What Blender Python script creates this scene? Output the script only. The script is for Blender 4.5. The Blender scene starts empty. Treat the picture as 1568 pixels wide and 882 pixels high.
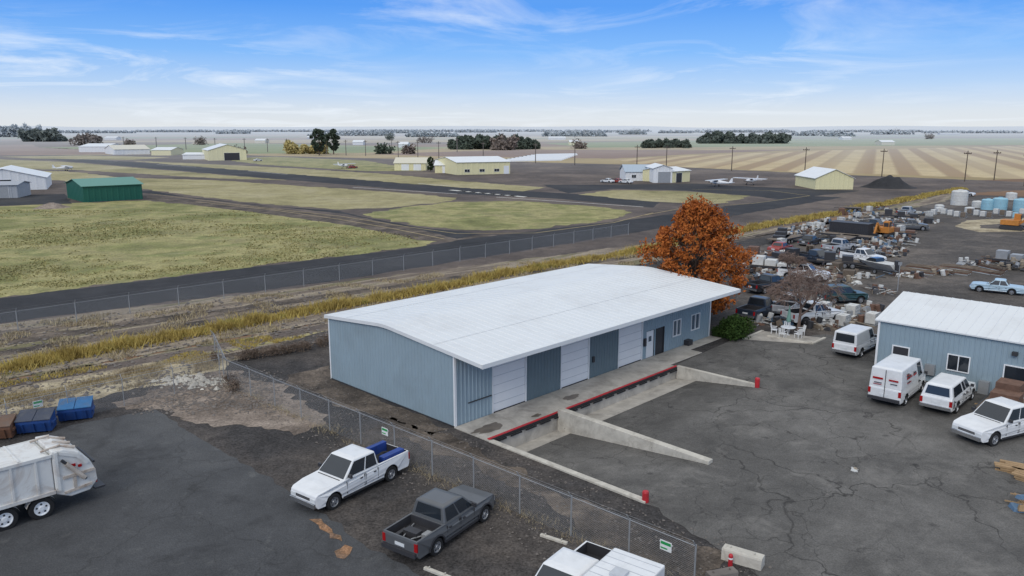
import bpy, bmesh, math, random
import numpy as np
from mathutils import Vector, Matrix, noise
from mathutils.geometry import tessellate_polygon
random.seed(7); RNG=np.random.default_rng(7)
HC=17.0; FP=1190.0; PITCH=math.atan(244/FP); SP=math.sin(PITCH); CP=math.cos(PITCH)
# ground survey: measured bearing/depression -> true ground position
def W(u,v,z=0.0):
    dx=(u-784)/FP; dy=(v-441)/FP; t=(HC-z)/(SP+dy*CP)
    return Vector((dx*t,t*(CP-dy*SP),z))
B0=Vector((-3.30,42.5,0)); TH=math.radians(45.7)   # site axes
E1=Vector((math.cos(TH),math.sin(TH),0)); E2=Vector((-math.sin(TH),math.cos(TH),0))
def S(a,b,z=0.0): return B0+E1*a+E2*b+Vector((0,0,z))
COL=bpy.context.scene.collection
# ---------------- materials ----------------
class NT:
    def __init__(s,name):
        s.m=bpy.data.materials.new(name); s.m.use_nodes=True; s.t=s.m.node_tree; s.t.nodes.clear()
        s.out=s.n('ShaderNodeOutputMaterial'); s.b=s.n('ShaderNodeBsdfPrincipled'); s.l(s.b.outputs[0],s.out.inputs[0])
    def n(s,ty,**k):
        x=s.t.nodes.new(ty)
        for a,b in k.items(): setattr(x,a,b)
        return x
    def l(s,a,b): s.t.links.new(a,b)
    def val(s,x,i,v):
        if isinstance(v,(int,float)): x.inputs[i].default_value=v
        else: s.l(v,x.inputs[i])
    def math(s,op,a,b=0.0,c=None,clamp=False):
        x=s.n('ShaderNodeMath',operation=op); x.use_clamp=clamp
        s.val(x,0,a); s.val(x,1,b)
        if c is not None: s.val(x,2,c)
        return x.outputs[0]
    def noise(s,vec,scale,detail=4,rough=.6,dist=0):
        x=s.n('ShaderNodeTexNoise'); x.inputs['Scale'].default_value=scale; x.inputs['Detail'].default_value=detail
        x.inputs['Roughness'].default_value=rough; x.inputs['Distortion'].default_value=dist
        s.l(vec,x.inputs['Vector']); return x.outputs['Fac']
    def ramp(s,f,stops,interp='LINEAR'):
        x=s.n('ShaderNodeValToRGB'); e=x.color_ramp; e.interpolation=interp
        while len(e.elements)<len(stops): e.elements.new(.5)
        for i,(p,c) in enumerate(stops):
            e.elements[i].position=p; e.elements[i].color=(c[0],c[1],c[2],1) if not isinstance(c,(int,float)) else (c,c,c,1)
        s.l(f,x.inputs[0]); return x.outputs[0]
    def mix(s,f,a,b,mode='MIX'):
        x=s.n('ShaderNodeMix',data_type='RGBA',blend_type=mode)
        if isinstance(f,(int,float)): x.inputs[0].default_value=f
        else: s.l(f,x.inputs[0])
        for i,c in ((6,a),(7,b)):
            if isinstance(c,tuple): x.inputs[i].default_value=(c[0],c[1],c[2],1)
            else: s.l(c,x.inputs[i])
        return x.outputs[2]
    def mr(s,f,a,b,c,d):
        x=s.n('ShaderNodeMapRange'); s.l(f,x.inputs[0])
        for i,v in enumerate((a,b,c,d)): x.inputs[i+1].default_value=v
        return x.outputs[0]
    def pos(s): return s.n('ShaderNodeNewGeometry').outputs['Position']
    def rot(s,vec,ang,scale=(1,1,1)):
        y=s.n('ShaderNodeMapping'); y.inputs['Rotation'].default_value=(0,0,ang); s.l(vec,y.inputs['Vector'])
        x=s.n('ShaderNodeMapping'); x.inputs['Scale'].default_value=scale; s.l(y.outputs[0],x.inputs['Vector']); return x.outputs[0]
    def haze(s,col,d0=280,k=1400):  # aerial haze painted into base colour by distance from world origin, no atmosphere
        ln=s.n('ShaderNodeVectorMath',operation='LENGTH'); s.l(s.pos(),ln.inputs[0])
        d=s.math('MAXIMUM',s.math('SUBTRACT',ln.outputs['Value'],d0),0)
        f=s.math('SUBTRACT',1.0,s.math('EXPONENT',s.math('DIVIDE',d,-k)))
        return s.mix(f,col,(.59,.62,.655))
    def fin(s,col,rough=.9,metal=0,bump=None,bs=.3,bd=.02,spec=.3):
        if isinstance(col,tuple): s.b.inputs['Base Color'].default_value=(*col,1)
        else: s.l(col,s.b.inputs['Base Color'])
        if isinstance(rough,(int,float)): s.b.inputs['Roughness'].default_value=rough
        else: s.l(rough,s.b.inputs['Roughness'])
        s.b.inputs['Metallic'].default_value=metal; s.b.inputs['Specular IOR Level'].default_value=spec
        if bump is not None:
            x=s.n('ShaderNodeBump'); x.inputs['Strength'].default_value=bs; x.inputs['Distance'].default_value=bd
            s.l(bump,x.inputs['Height']); s.l(x.outputs[0],s.b.inputs['Normal'])
        return s.m
def GM(name,stops,scale,mid=.25,fine=.3,mscale=.5,fscale=6,haze=True,cracks=0,stretch=None,ex=None,bump=.35,rough=.95):
    t=NT(name); p=t.pos(); pv=p
    if stretch: pv=t.rot(p,-TH,stretch)
    c=t.ramp(t.noise(pv,scale,6,.65,.3),stops)
    m=t.noise(pv,mscale,6,.72); f=t.noise(p,fscale,3,.7)
    c=t.mix(1.0,c,t.mr(m,.25,.75,1-mid,1+mid),'MULTIPLY')
    c=t.mix(1.0,c,t.mr(f,.25,.75,1-fine,1+fine),'MULTIPLY')
    if cracks:
        wob=t.n('ShaderNodeTexNoise'); wob.inputs['Scale'].default_value=.55; wob.inputs['Detail'].default_value=6; t.l(p,wob.inputs['Vector'])
        va=t.n('ShaderNodeVectorMath',operation='MULTIPLY_ADD'); t.l(wob.outputs['Color'],va.inputs[0]); va.inputs[1].default_value=(3,3,0); t.l(p,va.inputs[2])
        for sc,wd in ((.15,.005),(.36,.0065)):
            v=t.n('ShaderNodeTexVoronoi',feature='DISTANCE_TO_EDGE'); v.inputs['Scale'].default_value=sc; t.l(va.outputs[0],v.inputs['Vector'])
            lm=t.mr(t.noise(p,.09 if sc<.3 else .13,2),.38,.56,0,cracks*(1 if sc<.3 else .75))
            k=t.mr(v.outputs['Distance'],0,wd*2,1,0)
            c=t.mix(t.math('MULTIPLY',k,lm),c,(.03,.029,.028))
    if ex: c=ex(t,c,p)
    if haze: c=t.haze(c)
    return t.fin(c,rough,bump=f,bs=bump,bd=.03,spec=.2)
def M(name,col,rough=.6,metal=0,var=.12,ns=3,haze=False,bump=0,spec=.4,dirt=None,da=.4):
    t=NT(name); tc=t.n('ShaderNodeTexCoord').outputs['Object']; n=t.noise(tc,ns,5,.65)
    c=t.mix(1.0,col,t.mr(n,.25,.75,1-var,1+var),'MULTIPLY')
    if dirt:
        d=t.noise(tc,ns*.6,6,.75,.6); c=t.mix(t.mr(d,.48,.72,0,da),c,dirt)
    if haze: c=t.haze(c)
    return t.fin(c,rough,metal,bump=n if bump else None,bs=bump,bd=.02,spec=spec)
# ---------------- mesh builder ----------------
class MB:
    def __init__(s): s.v=[];s.f=[];s.m=[]
    def add(s,vs,fs,m=0):
        o=len(s.v); s.v+= [tuple(x) for x in vs]; s.f+=[tuple(i+o for i in f) for f in fs]
        s.m+= m if isinstance(m,list) else [m]*len(fs)
    def box(s,x0,x1,y0,y1,z0,z1,m=0):
        s.add([(x0,y0,z0),(x1,y0,z0),(x1,y1,z0),(x0,y1,z0),(x0,y0,z1),(x1,y0,z1),(x1,y1,z1),(x0,y1,z1)],
              [(0,3,2,1),(4,5,6,7),(0,1,5,4),(1,2,6,5),(2,3,7,6),(3,0,4,7)],m)
    def quad(s,a,b,c,d,m=0): s.add([a,b,c,d],[(0,1,2,3)],m)
    def prism(s,pr,y0,y1,m=0,em=None):
        n=len(pr); vs=[(x,y0,z) for x,z in pr]+[(x,y1,z) for x,z in pr]
        fs=[tuple(range(n)),tuple(reversed(range(n,2*n)))]; mm=[m,m]
        for i in range(n):
            j=(i+1)%n; fs.append((i,i+n,j+n,j)); mm.append(em[i] if em else m)
        s.add(vs,fs,mm)
    def tube(s,p0,p1,r0,r1,m=0,k=8,cap=True):
        p0=Vector(p0);p1=Vector(p1);d=(p1-p0)
        if d.length<1e-6:return
        d.normalize(); a=d.orthogonal().normalized(); b=d.cross(a)
        vs=[]
        for p,r in((p0,r0),(p1,r1)):
            for i in range(k):
                t=2*math.pi*i/k; vs.append(p+a*math.cos(t)*r+b*math.sin(t)*r)
        fs=[(i,(i+1)%k,(i+1)%k+k,i+k) for i in range(k)]
        if cap: fs+=[tuple(reversed(range(k))),tuple(range(k,2*k))]
        s.add(vs,fs,m)
    def lathe(s,c,ax,prof,mats,k=20):
        c=Vector(c);ax=Vector(ax).normalized();a=ax.orthogonal().normalized();b=ax.cross(a);vs=[];fs=[];mm=[]
        for r,h in prof:
            for i in range(k):
                t=2*math.pi*i/k; vs.append(c+ax*h+a*math.cos(t)*max(r,.001)+b*math.sin(t)*max(r,.001))
        for j in range(len(prof)-1):
            for i in range(k):
                fs.append((j*k+i,j*k+(i+1)%k,(j+1)*k+(i+1)%k,(j+1)*k+i)); mm.append(mats[j] if isinstance(mats,list) else mats)
        s.add(vs,fs,mm)
    def obj(s,name,mats,parent=None,mw=None,bevel=0,smooth=False,recalc=True):
        me=bpy.data.meshes.new(name); me.from_pydata(s.v,[],s.f)
        for m in mats: me.materials.append(m)
        for p,mi in zip(me.polygons,s.m): p.material_index=mi; p.use_smooth=smooth
        if recalc:
            b=bmesh.new(); b.from_mesh(me); bmesh.ops.recalc_face_normals(b,faces=b.faces); b.to_mesh(me); b.free()
        o=bpy.data.objects.new(name,me); COL.objects.link(o)
        if parent: o.parent=parent
        if mw is not None: o.matrix_world=mw
        if bevel:
            x=o.modifiers.new('b','BEVEL'); x.width=bevel; x.segments=2; x.limit_method='ANGLE'; x.angle_limit=math.radians(35)
        return o
def empty(name,loc,heading=None,ang=None):
    e=bpy.data.objects.new(name,None); COL.objects.link(e)
    if heading is not None: ang=math.atan2(heading.y,heading.x)
    e.matrix_world=Matrix.Translation(loc)@Matrix.Rotation(ang or 0,4,'Z'); return e
# ---------------- ground sheets ----------------
def sheet(name,pts,layer,mat,jit=.3,hole=None,world=False,jmask=None):
    P=[Vector(p) if world else W(*p) for p in pts]; out=[]
    n=len(P)
    for i in range(n):
        a=P[i];b=P[(i+1)%n];L=(b-a).length; dist=max(20,((a+b)/2).length)
        J=jit if (jmask is None or i in jmask) else 0
        st=max(.3,dist*.007); k=max(1,min(260,int(L/st))) if J>0 else 1
        d=(b-a).normalized() if L>0 else Vector((1,0,0)); nr=Vector((-d.y,d.x,0))
        for j in range(k):
            q=a.lerp(b,j/k)
            if j>0 and J>0:
                q=q+nr*J*((noise.noise(q*.25)*1.3+noise.noise(q*1.3)*.7))*min(1,j/3,(k-j)/3)
            out.append(Vector((q.x,q.y,0)))
    polys=[out]
    if hole: polys.append([Vector((h.x,h.y,0)) for h in hole])
    tris=tessellate_polygon(polys); allv=sum(polys,[])
    me=bpy.data.meshes.new(name); z=.004*layer
    me.from_pydata([(v.x,v.y,z) for v in allv],[],[tuple(t) for t in tris]); me.materials.append(mat)
    b=bmesh.new(); b.from_mesh(me)
    for f in b.faces:
        if f.normal.z<0: f.normal_flip()
    b.to_mesh(me); b.free()
    o=bpy.data.objects.new(name,me); COL.objects.link(o); return o
def strip(name,p0,p1,w,layer,mat,jit=0):
    d=(p1-p0).normalized(); n=Vector((-d.y,d.x,0))*w/2
    return sheet(name,[p0-n,p1-n,p1+n,p0+n],layer,mat,jit,world=True)
def farm():
    t=NT('farmland'); p=t.pos(); v=t.rot(p,-.35,(1/900,1/260,1))
    vo=t.n('ShaderNodeTexVoronoi',distance='CHEBYCHEV'); vo.inputs['Scale'].default_value=1; t.l(v,vo.inputs['Vector'])
    sep=t.n('ShaderNodeSeparateColor'); t.l(vo.outputs['Color'],sep.inputs[0])
    c=t.ramp(sep.outputs[0],[(0,(.27,.19,.11)),(.2,(.15,.105,.075)),(.36,(.36,.28,.15)),(.5,(.12,.16,.05)),(.62,(.22,.14,.09)),(.75,(.42,.34,.2)),(.9,(.16,.19,.08))],'CONSTANT')
    c=t.mix(1.0,c,t.mr(t.noise(p,.02,6,.7),.25,.75,.7,1.3),'MULTIPLY')
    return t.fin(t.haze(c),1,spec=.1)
m_farm=farm()
mb=MB(); aa=[-30000,0,19,30000]; bb=[-30000,-13,-2.9,30000]
for i in range(3):
    for j in range(3):
        if i==1 and j==1: continue
        mb.quad(S(aa[i],bb[j]),S(aa[i+1],bb[j]),S(aa[i+1],bb[j+1]),S(aa[i],bb[j+1]))
mb.obj('ground',[m_farm])
HOLE=[S(0,-13),S(19,-13),S(19,-2.9),S(0,-2.9)]
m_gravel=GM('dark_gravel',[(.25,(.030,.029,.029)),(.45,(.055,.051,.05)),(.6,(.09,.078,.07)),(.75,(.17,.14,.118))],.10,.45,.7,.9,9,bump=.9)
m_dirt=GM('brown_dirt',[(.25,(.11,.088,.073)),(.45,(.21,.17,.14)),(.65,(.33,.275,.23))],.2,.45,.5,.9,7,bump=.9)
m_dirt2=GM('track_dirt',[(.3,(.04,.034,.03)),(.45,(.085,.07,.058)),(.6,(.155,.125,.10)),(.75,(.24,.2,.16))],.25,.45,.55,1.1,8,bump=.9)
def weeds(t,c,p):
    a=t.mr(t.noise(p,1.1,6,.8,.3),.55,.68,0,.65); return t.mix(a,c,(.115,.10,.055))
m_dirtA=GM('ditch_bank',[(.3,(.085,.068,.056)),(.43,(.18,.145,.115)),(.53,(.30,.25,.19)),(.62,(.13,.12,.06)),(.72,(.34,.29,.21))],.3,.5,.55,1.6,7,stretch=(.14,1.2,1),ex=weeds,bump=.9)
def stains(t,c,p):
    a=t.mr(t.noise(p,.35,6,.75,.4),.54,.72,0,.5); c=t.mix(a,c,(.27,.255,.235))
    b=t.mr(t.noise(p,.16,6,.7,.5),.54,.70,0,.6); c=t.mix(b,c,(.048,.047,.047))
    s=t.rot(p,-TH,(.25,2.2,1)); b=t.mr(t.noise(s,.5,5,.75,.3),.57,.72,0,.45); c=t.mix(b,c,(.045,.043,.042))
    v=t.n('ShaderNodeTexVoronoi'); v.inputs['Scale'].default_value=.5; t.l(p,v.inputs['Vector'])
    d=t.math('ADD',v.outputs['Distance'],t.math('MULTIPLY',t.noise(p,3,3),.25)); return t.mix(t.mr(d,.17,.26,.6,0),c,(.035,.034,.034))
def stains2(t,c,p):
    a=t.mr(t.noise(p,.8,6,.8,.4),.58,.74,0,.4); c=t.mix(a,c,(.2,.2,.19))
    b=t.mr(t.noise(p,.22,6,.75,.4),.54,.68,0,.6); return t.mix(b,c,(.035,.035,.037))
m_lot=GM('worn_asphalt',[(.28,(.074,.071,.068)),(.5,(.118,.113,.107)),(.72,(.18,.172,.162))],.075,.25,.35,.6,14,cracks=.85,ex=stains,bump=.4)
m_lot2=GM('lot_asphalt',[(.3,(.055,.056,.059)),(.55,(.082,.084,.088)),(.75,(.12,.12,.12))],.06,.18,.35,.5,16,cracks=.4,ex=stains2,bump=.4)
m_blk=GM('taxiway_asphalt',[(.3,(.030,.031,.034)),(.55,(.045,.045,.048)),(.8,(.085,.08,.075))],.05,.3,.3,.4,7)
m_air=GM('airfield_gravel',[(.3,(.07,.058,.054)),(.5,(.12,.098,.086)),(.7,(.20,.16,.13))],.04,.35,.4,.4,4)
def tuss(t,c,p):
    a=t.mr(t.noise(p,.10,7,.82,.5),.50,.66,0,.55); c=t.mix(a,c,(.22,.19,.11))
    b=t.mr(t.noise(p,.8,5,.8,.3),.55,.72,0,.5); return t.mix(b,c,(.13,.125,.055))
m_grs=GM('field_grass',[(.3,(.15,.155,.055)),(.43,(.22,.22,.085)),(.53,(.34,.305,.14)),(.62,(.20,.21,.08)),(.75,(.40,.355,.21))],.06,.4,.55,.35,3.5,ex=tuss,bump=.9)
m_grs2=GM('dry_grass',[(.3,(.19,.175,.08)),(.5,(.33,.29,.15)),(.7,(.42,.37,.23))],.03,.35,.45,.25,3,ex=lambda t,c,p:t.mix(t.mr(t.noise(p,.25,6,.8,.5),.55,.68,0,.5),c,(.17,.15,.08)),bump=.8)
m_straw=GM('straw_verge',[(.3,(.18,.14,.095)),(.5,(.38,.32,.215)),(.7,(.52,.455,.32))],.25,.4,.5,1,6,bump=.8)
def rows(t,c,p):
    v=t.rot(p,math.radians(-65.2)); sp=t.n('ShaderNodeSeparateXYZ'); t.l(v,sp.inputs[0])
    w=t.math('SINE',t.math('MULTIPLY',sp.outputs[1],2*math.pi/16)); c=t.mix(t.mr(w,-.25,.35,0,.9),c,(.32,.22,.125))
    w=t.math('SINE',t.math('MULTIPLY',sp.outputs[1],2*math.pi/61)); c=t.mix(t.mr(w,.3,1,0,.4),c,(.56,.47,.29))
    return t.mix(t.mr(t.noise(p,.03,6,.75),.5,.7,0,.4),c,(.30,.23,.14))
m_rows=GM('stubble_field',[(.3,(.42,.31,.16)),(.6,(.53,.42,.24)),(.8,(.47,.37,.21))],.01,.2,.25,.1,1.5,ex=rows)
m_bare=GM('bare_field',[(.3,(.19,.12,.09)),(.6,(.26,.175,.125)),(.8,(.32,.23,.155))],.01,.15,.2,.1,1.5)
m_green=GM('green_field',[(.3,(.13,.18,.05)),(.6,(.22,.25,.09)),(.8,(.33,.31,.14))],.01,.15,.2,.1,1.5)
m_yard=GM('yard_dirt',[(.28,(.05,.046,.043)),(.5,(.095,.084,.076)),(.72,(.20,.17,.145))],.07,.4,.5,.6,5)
sheet('stubble_field',[(940,244),(1060,238),(1250,231),(1568,223),(2300,222),(2300,292),(1568,274),(1250,264),(1000,254)],1,m_rows,3)
sheet('bare_field',[(560,236),(800,229),(1060,230),(1240,229),(1060,236),(940,243),(700,240)],1,m_bare,3)
sheet('green_field',[(60,226),(360,219),(700,226),(560,234),(300,236)],1,m_green,3)
sheet('green_field',[(830,219),(1250,212),(2000,211),(2000,219),(1250,224),(900,226)],1,m_green,3)
sheet('bare_field',[(-300,226),(50,221),(60,226),(300,235),(0,238),(-300,240)],1,m_bare,3)
sheet('airfield_ground',[(-900,262),(0,238),(300,236),(640,244),(960,252),(1250,266),(1700,284),(1480,296),(985,386),(507,482),(0,580),(-700,720)],2,m_air,1)
G=[(m_grs,[(-500,350),(0,316),(110,311),(225,307),(345,318),(500,337),(610,351),(690,366),(640,378),(480,397),(300,419),(0,456),(-500,530)]),
(m_grs2,[(-300,282),(0,262),(100,262),(190,272),(330,276),(450,284),(600,294),(700,303),(690,308),(600,318),(520,321),(400,312),(300,300),(215,289),(90,276),(0,276),(-300,300)]),
(m_grs2,[(-200,262),(0,244),(100,248),(270,262),(440,276),(330,273),(110,260),(0,258),(-200,270)]),
(m_grs2,[(200,246),(420,256),(600,267),(700,277),(835,287),(800,293),(700,287),(400,263),(250,251)]),
(m_grs,[(555,328),(620,317),(700,309),(800,308),(930,318),(968,325),(940,335),(830,350),(740,353),(640,346)]),
(m_grs2,[(885,298),(940,291),(1050,293),(1150,300),(1130,306),(1090,313),(990,308)]),
(m_grs,[(330,243),(420,240),(560,246),(650,262),(560,262),(400,252)]),
(m_grs2,[(0,240),(130,238),(260,241),(200,245),(60,243)])]
for m,p in G: sheet('airfield_grass',p,4,m,1.4)
sheet('worn_track',[(225,300),(400,316),(560,336),(700,362),(850,358),(960,343),(985,345),(860,364),(700,372),(640,368),(540,346),(380,324),(230,306)],5,m_dirt2,.5)
sheet('runway',[(60,238),(400,262),(700,286),(880,297),(1010,310),(1000,318),(850,304),(700,297),(400,272),(60,243)],3,m_blk,.3)
sheet('taxiway',[(-500,530),(0,457),(300,420),(640,379),(700,368),(985,334),(1230,300),(1290,302),(985,354),(500,432),(0,495),(-500,574)],6,m_blk,.5)
sheet('taxiway',[(190,293),(300,303),(400,314),(530,328),(640,351),(700,366),(740,358),(640,348),(550,331),(520,323),(400,315),(300,304),(230,292)],7,m_blk,.3)
sheet('apron',[(830,283),(920,283),(1060,281),(1240,290),(1320,292),(1200,306),(1150,300),(1050,292),(940,289),(870,296)],3,m_blk,.6)
sheet('apron',[(0,300),(100,297),(110,312),(0,315),(-200,325),(-200,308)],5,m_blk,.6)
m_mark=M('worn_paint',(.62,.60,.55),.8,var=.3,ns=2)
m_ymark=M('yellow_paint',(.36,.28,.14),.8,var=.3,ns=2)
for i in range(7):
    a=W(690+i*15,291+i*1.4); b=W(714+i*15,293.4+i*1.4) ; strip('runway_marking',a,b,1.6,8,m_mark)
for a,b in (((540,287),(700,297)),((760,302),(985,317)),((120,243),(180,247)),((240,252),(300,256)),((380,262),(440,267)),((640,281),(690,285))):
    strip('runway_marking',W(*a),W(*b),.5,8,m_mark)
for pp in ([(230,297),(400,318),(520,331),(620,347),(700,358),(820,357),(940,341),(1000,326)],[(985,330),(1050,318),(1150,312),(1240,300),(1180,292),(1060,290)],[(300,309),(420,322),(520,336),(600,350),(680,366)]):
    for a,b in zip(pp[:-1],pp[1:]): strip('taxi_line',W(*a),W(*b),.32,9,m_ymark)
def corr(name,l0,l1,layer,mat,j):
    def ln(l,u): return (u,l[0]+(l[1]-l[0])*u/507)
    us=[-500,0,507,985,1300,1480]
    sheet(name,[ln(l0,u) for u in us]+[ln(l1,u) for u in reversed(us)],layer,mat,j)
corr('verge',(497,434),(585,492),7,m_dirtA,.8)
corr('track',(520,450),(530,456.5),8,m_dirt2,.4)
corr('track',(538,461),(546,467),8,m_dirt2,.3)
corr('ditch_bank',(585,492),(640,520),7,m_dirtA,.6)
corr('track',(588,495),(598,501),8,m_air,.3)
corr('straw_verge',(603,505),(609,508.5),9,m_grs2,.3)
corr('track',(612,511),(620,515.5),9,m_dirt2,.3)
sheet('site_gravel',[(-600,760),(0,622),(340,560),(505,505),(990,404),(1120,372),(1500,299),(2600,340),(3500,1400),(-1500,1400)],10,m_gravel,.6,hole=HOLE)
sheet('straw_verge',[(-300,665),(0,600),(160,572),(330,543),(350,560),(250,590),(150,612),(0,640),(-300,705)],11,m_straw,.8)
sheet('rubble_dirt',[(170,618),(260,588),(350,568),(400,585),(470,615),(500,650),(450,668),(380,655),(300,650),(250,628)],12,m_dirt,1.1)
sheet('rubble_dirt',[(690,665),(740,698),(900,768),(1010,810),(1120,850),(1060,900),(960,840),(860,790),(740,728),(640,680),(560,660),(600,640)],12,m_dirt2,.9)
sheet('rubble_dirt',[(505,560),(520,590),(600,622),(690,658),(660,668),(560,632),(470,600),(440,575)],12,m_dirt2,.7)
sheet('yard_ground',[(1135,385),(1300,345),(1480,300),(2600,340),(2600,620),(1568,470),(1350,520),(1270,520),(1130,470)],12,m_yard,.8)
sheet('yard_road',[(1568,355),(1500,356),(1462,347),(1480,338),(1560,334),(1900,338),(1900,342),(1568,341),(1500,345),(1500,350),(1568,352),(1900,358),(1900,366)],13,m_straw,.3)
sheet('parking_lot',[(-900,860),(-200,730),(0,690),(110,652),(238,628),(300,668),(440,752),(640,882),(900,1050),(900,1400),(-1500,1400)],13,m_lot2,.35)
lotpts=[S(-.12,-2.95),S(-.12,-13),S(-1,-17),S(-2.5,-22),S(-5,-30),S(-6,-60),S(90,-60),S(60,-20),W(1345,520),W(1262,513),W(1165,520),S(28.5,-2),S(19,-2.5),S(19,-2.9)]
sheet('asphalt_lot',lotpts,14,m_lot,.6,hole=[S(0,-12.99),S(18.99,-12.99),S(18.99,-3.0),S(0,-3.0)],world=True,jmask=(1,2,3,4,7,8,9))
m_rust=GM('rust_stain',[(.3,(.11,.09,.08)),(.5,(.25,.15,.09)),(.7,(.36,.19,.10))],.9,.5,.6,2,9)
for q in ([(473,797),(492,796),(508,812),(522,822),(524,831),(505,826),(490,812)],[(512,846),(528,836),(540,840),(536,850),(528,858),(516,856)]): sheet('rust_stain',q,16,m_rust,.45)

m_wall=M('blue_metal_siding',(.28,.365,.42),.45,var=.05,ns=.6,dirt=(.20,.24,.26),da=.3)
m_panel=M('slate_siding',(.14,.19,.215),.5,var=.06,ns=1)
m_roof=M('white_metal_roof',(.70,.72,.73),.5,var=.03,ns=.4,dirt=(.54,.54,.54),da=.45)
m_roof2=M('light_metal_roof',(.76,.77,.77),.45,var=.05,ns=.4,haze=True)
m_white=M('white_paint',(.80,.81,.82),.4,var=.04,ns=1)
m_seam=M('door_seam',(.5,.52,.55),.5)
m_conc=M('concrete',(.44,.41,.365),.9,var=.25,ns=.9,bump=.3,dirt=(.17,.155,.14),da=.7)
m_concl=M('concrete_barrier_mat',(.52,.49,.43),.9,var=.2,ns=1.5,bump=.3,dirt=(.22,.19,.155),da=.7)
m_red=M('red_paint',(.50,.025,.035),.5,var=.15,ns=3,dirt=(.2,.04,.04),da=.7)
m_blk2=M('black_rubber',(.02,.02,.022),.8)
m_glass=M('dark_glass',(.02,.026,.034),.08,spec=.8,var=.2,ns=1)
m_gl2=M('window_glass',(.10,.13,.16),.1,spec=.8,var=.3,ns=1)
m_galv=M('galvanised_steel',(.36,.37,.38),.5,.4)
m_dark=M('dark_metal',(.04,.04,.045),.5)
m_chrome=M('chrome',(.55,.56,.58),.2,.9)
m_tire=M('tire_rubber',(.018,.018,.019),.85)
m_rim=M('wheel_rim',(.38,.39,.41),.35,.6)
m_head=M('headlamp',(.65,.67,.68),.15)
m_tail=M('tail_lamp',(.35,.01,.012),.2)
m_wood=M('timber',(.36,.24,.13),.85,var=.25,ns=2)
m_wood2=M('weathered_timber',(.17,.135,.105),.9,var=.3,ns=2)
m_steelbr=M('rusty_steel',(.15,.085,.06),.8,var=.4,ns=2)

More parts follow.
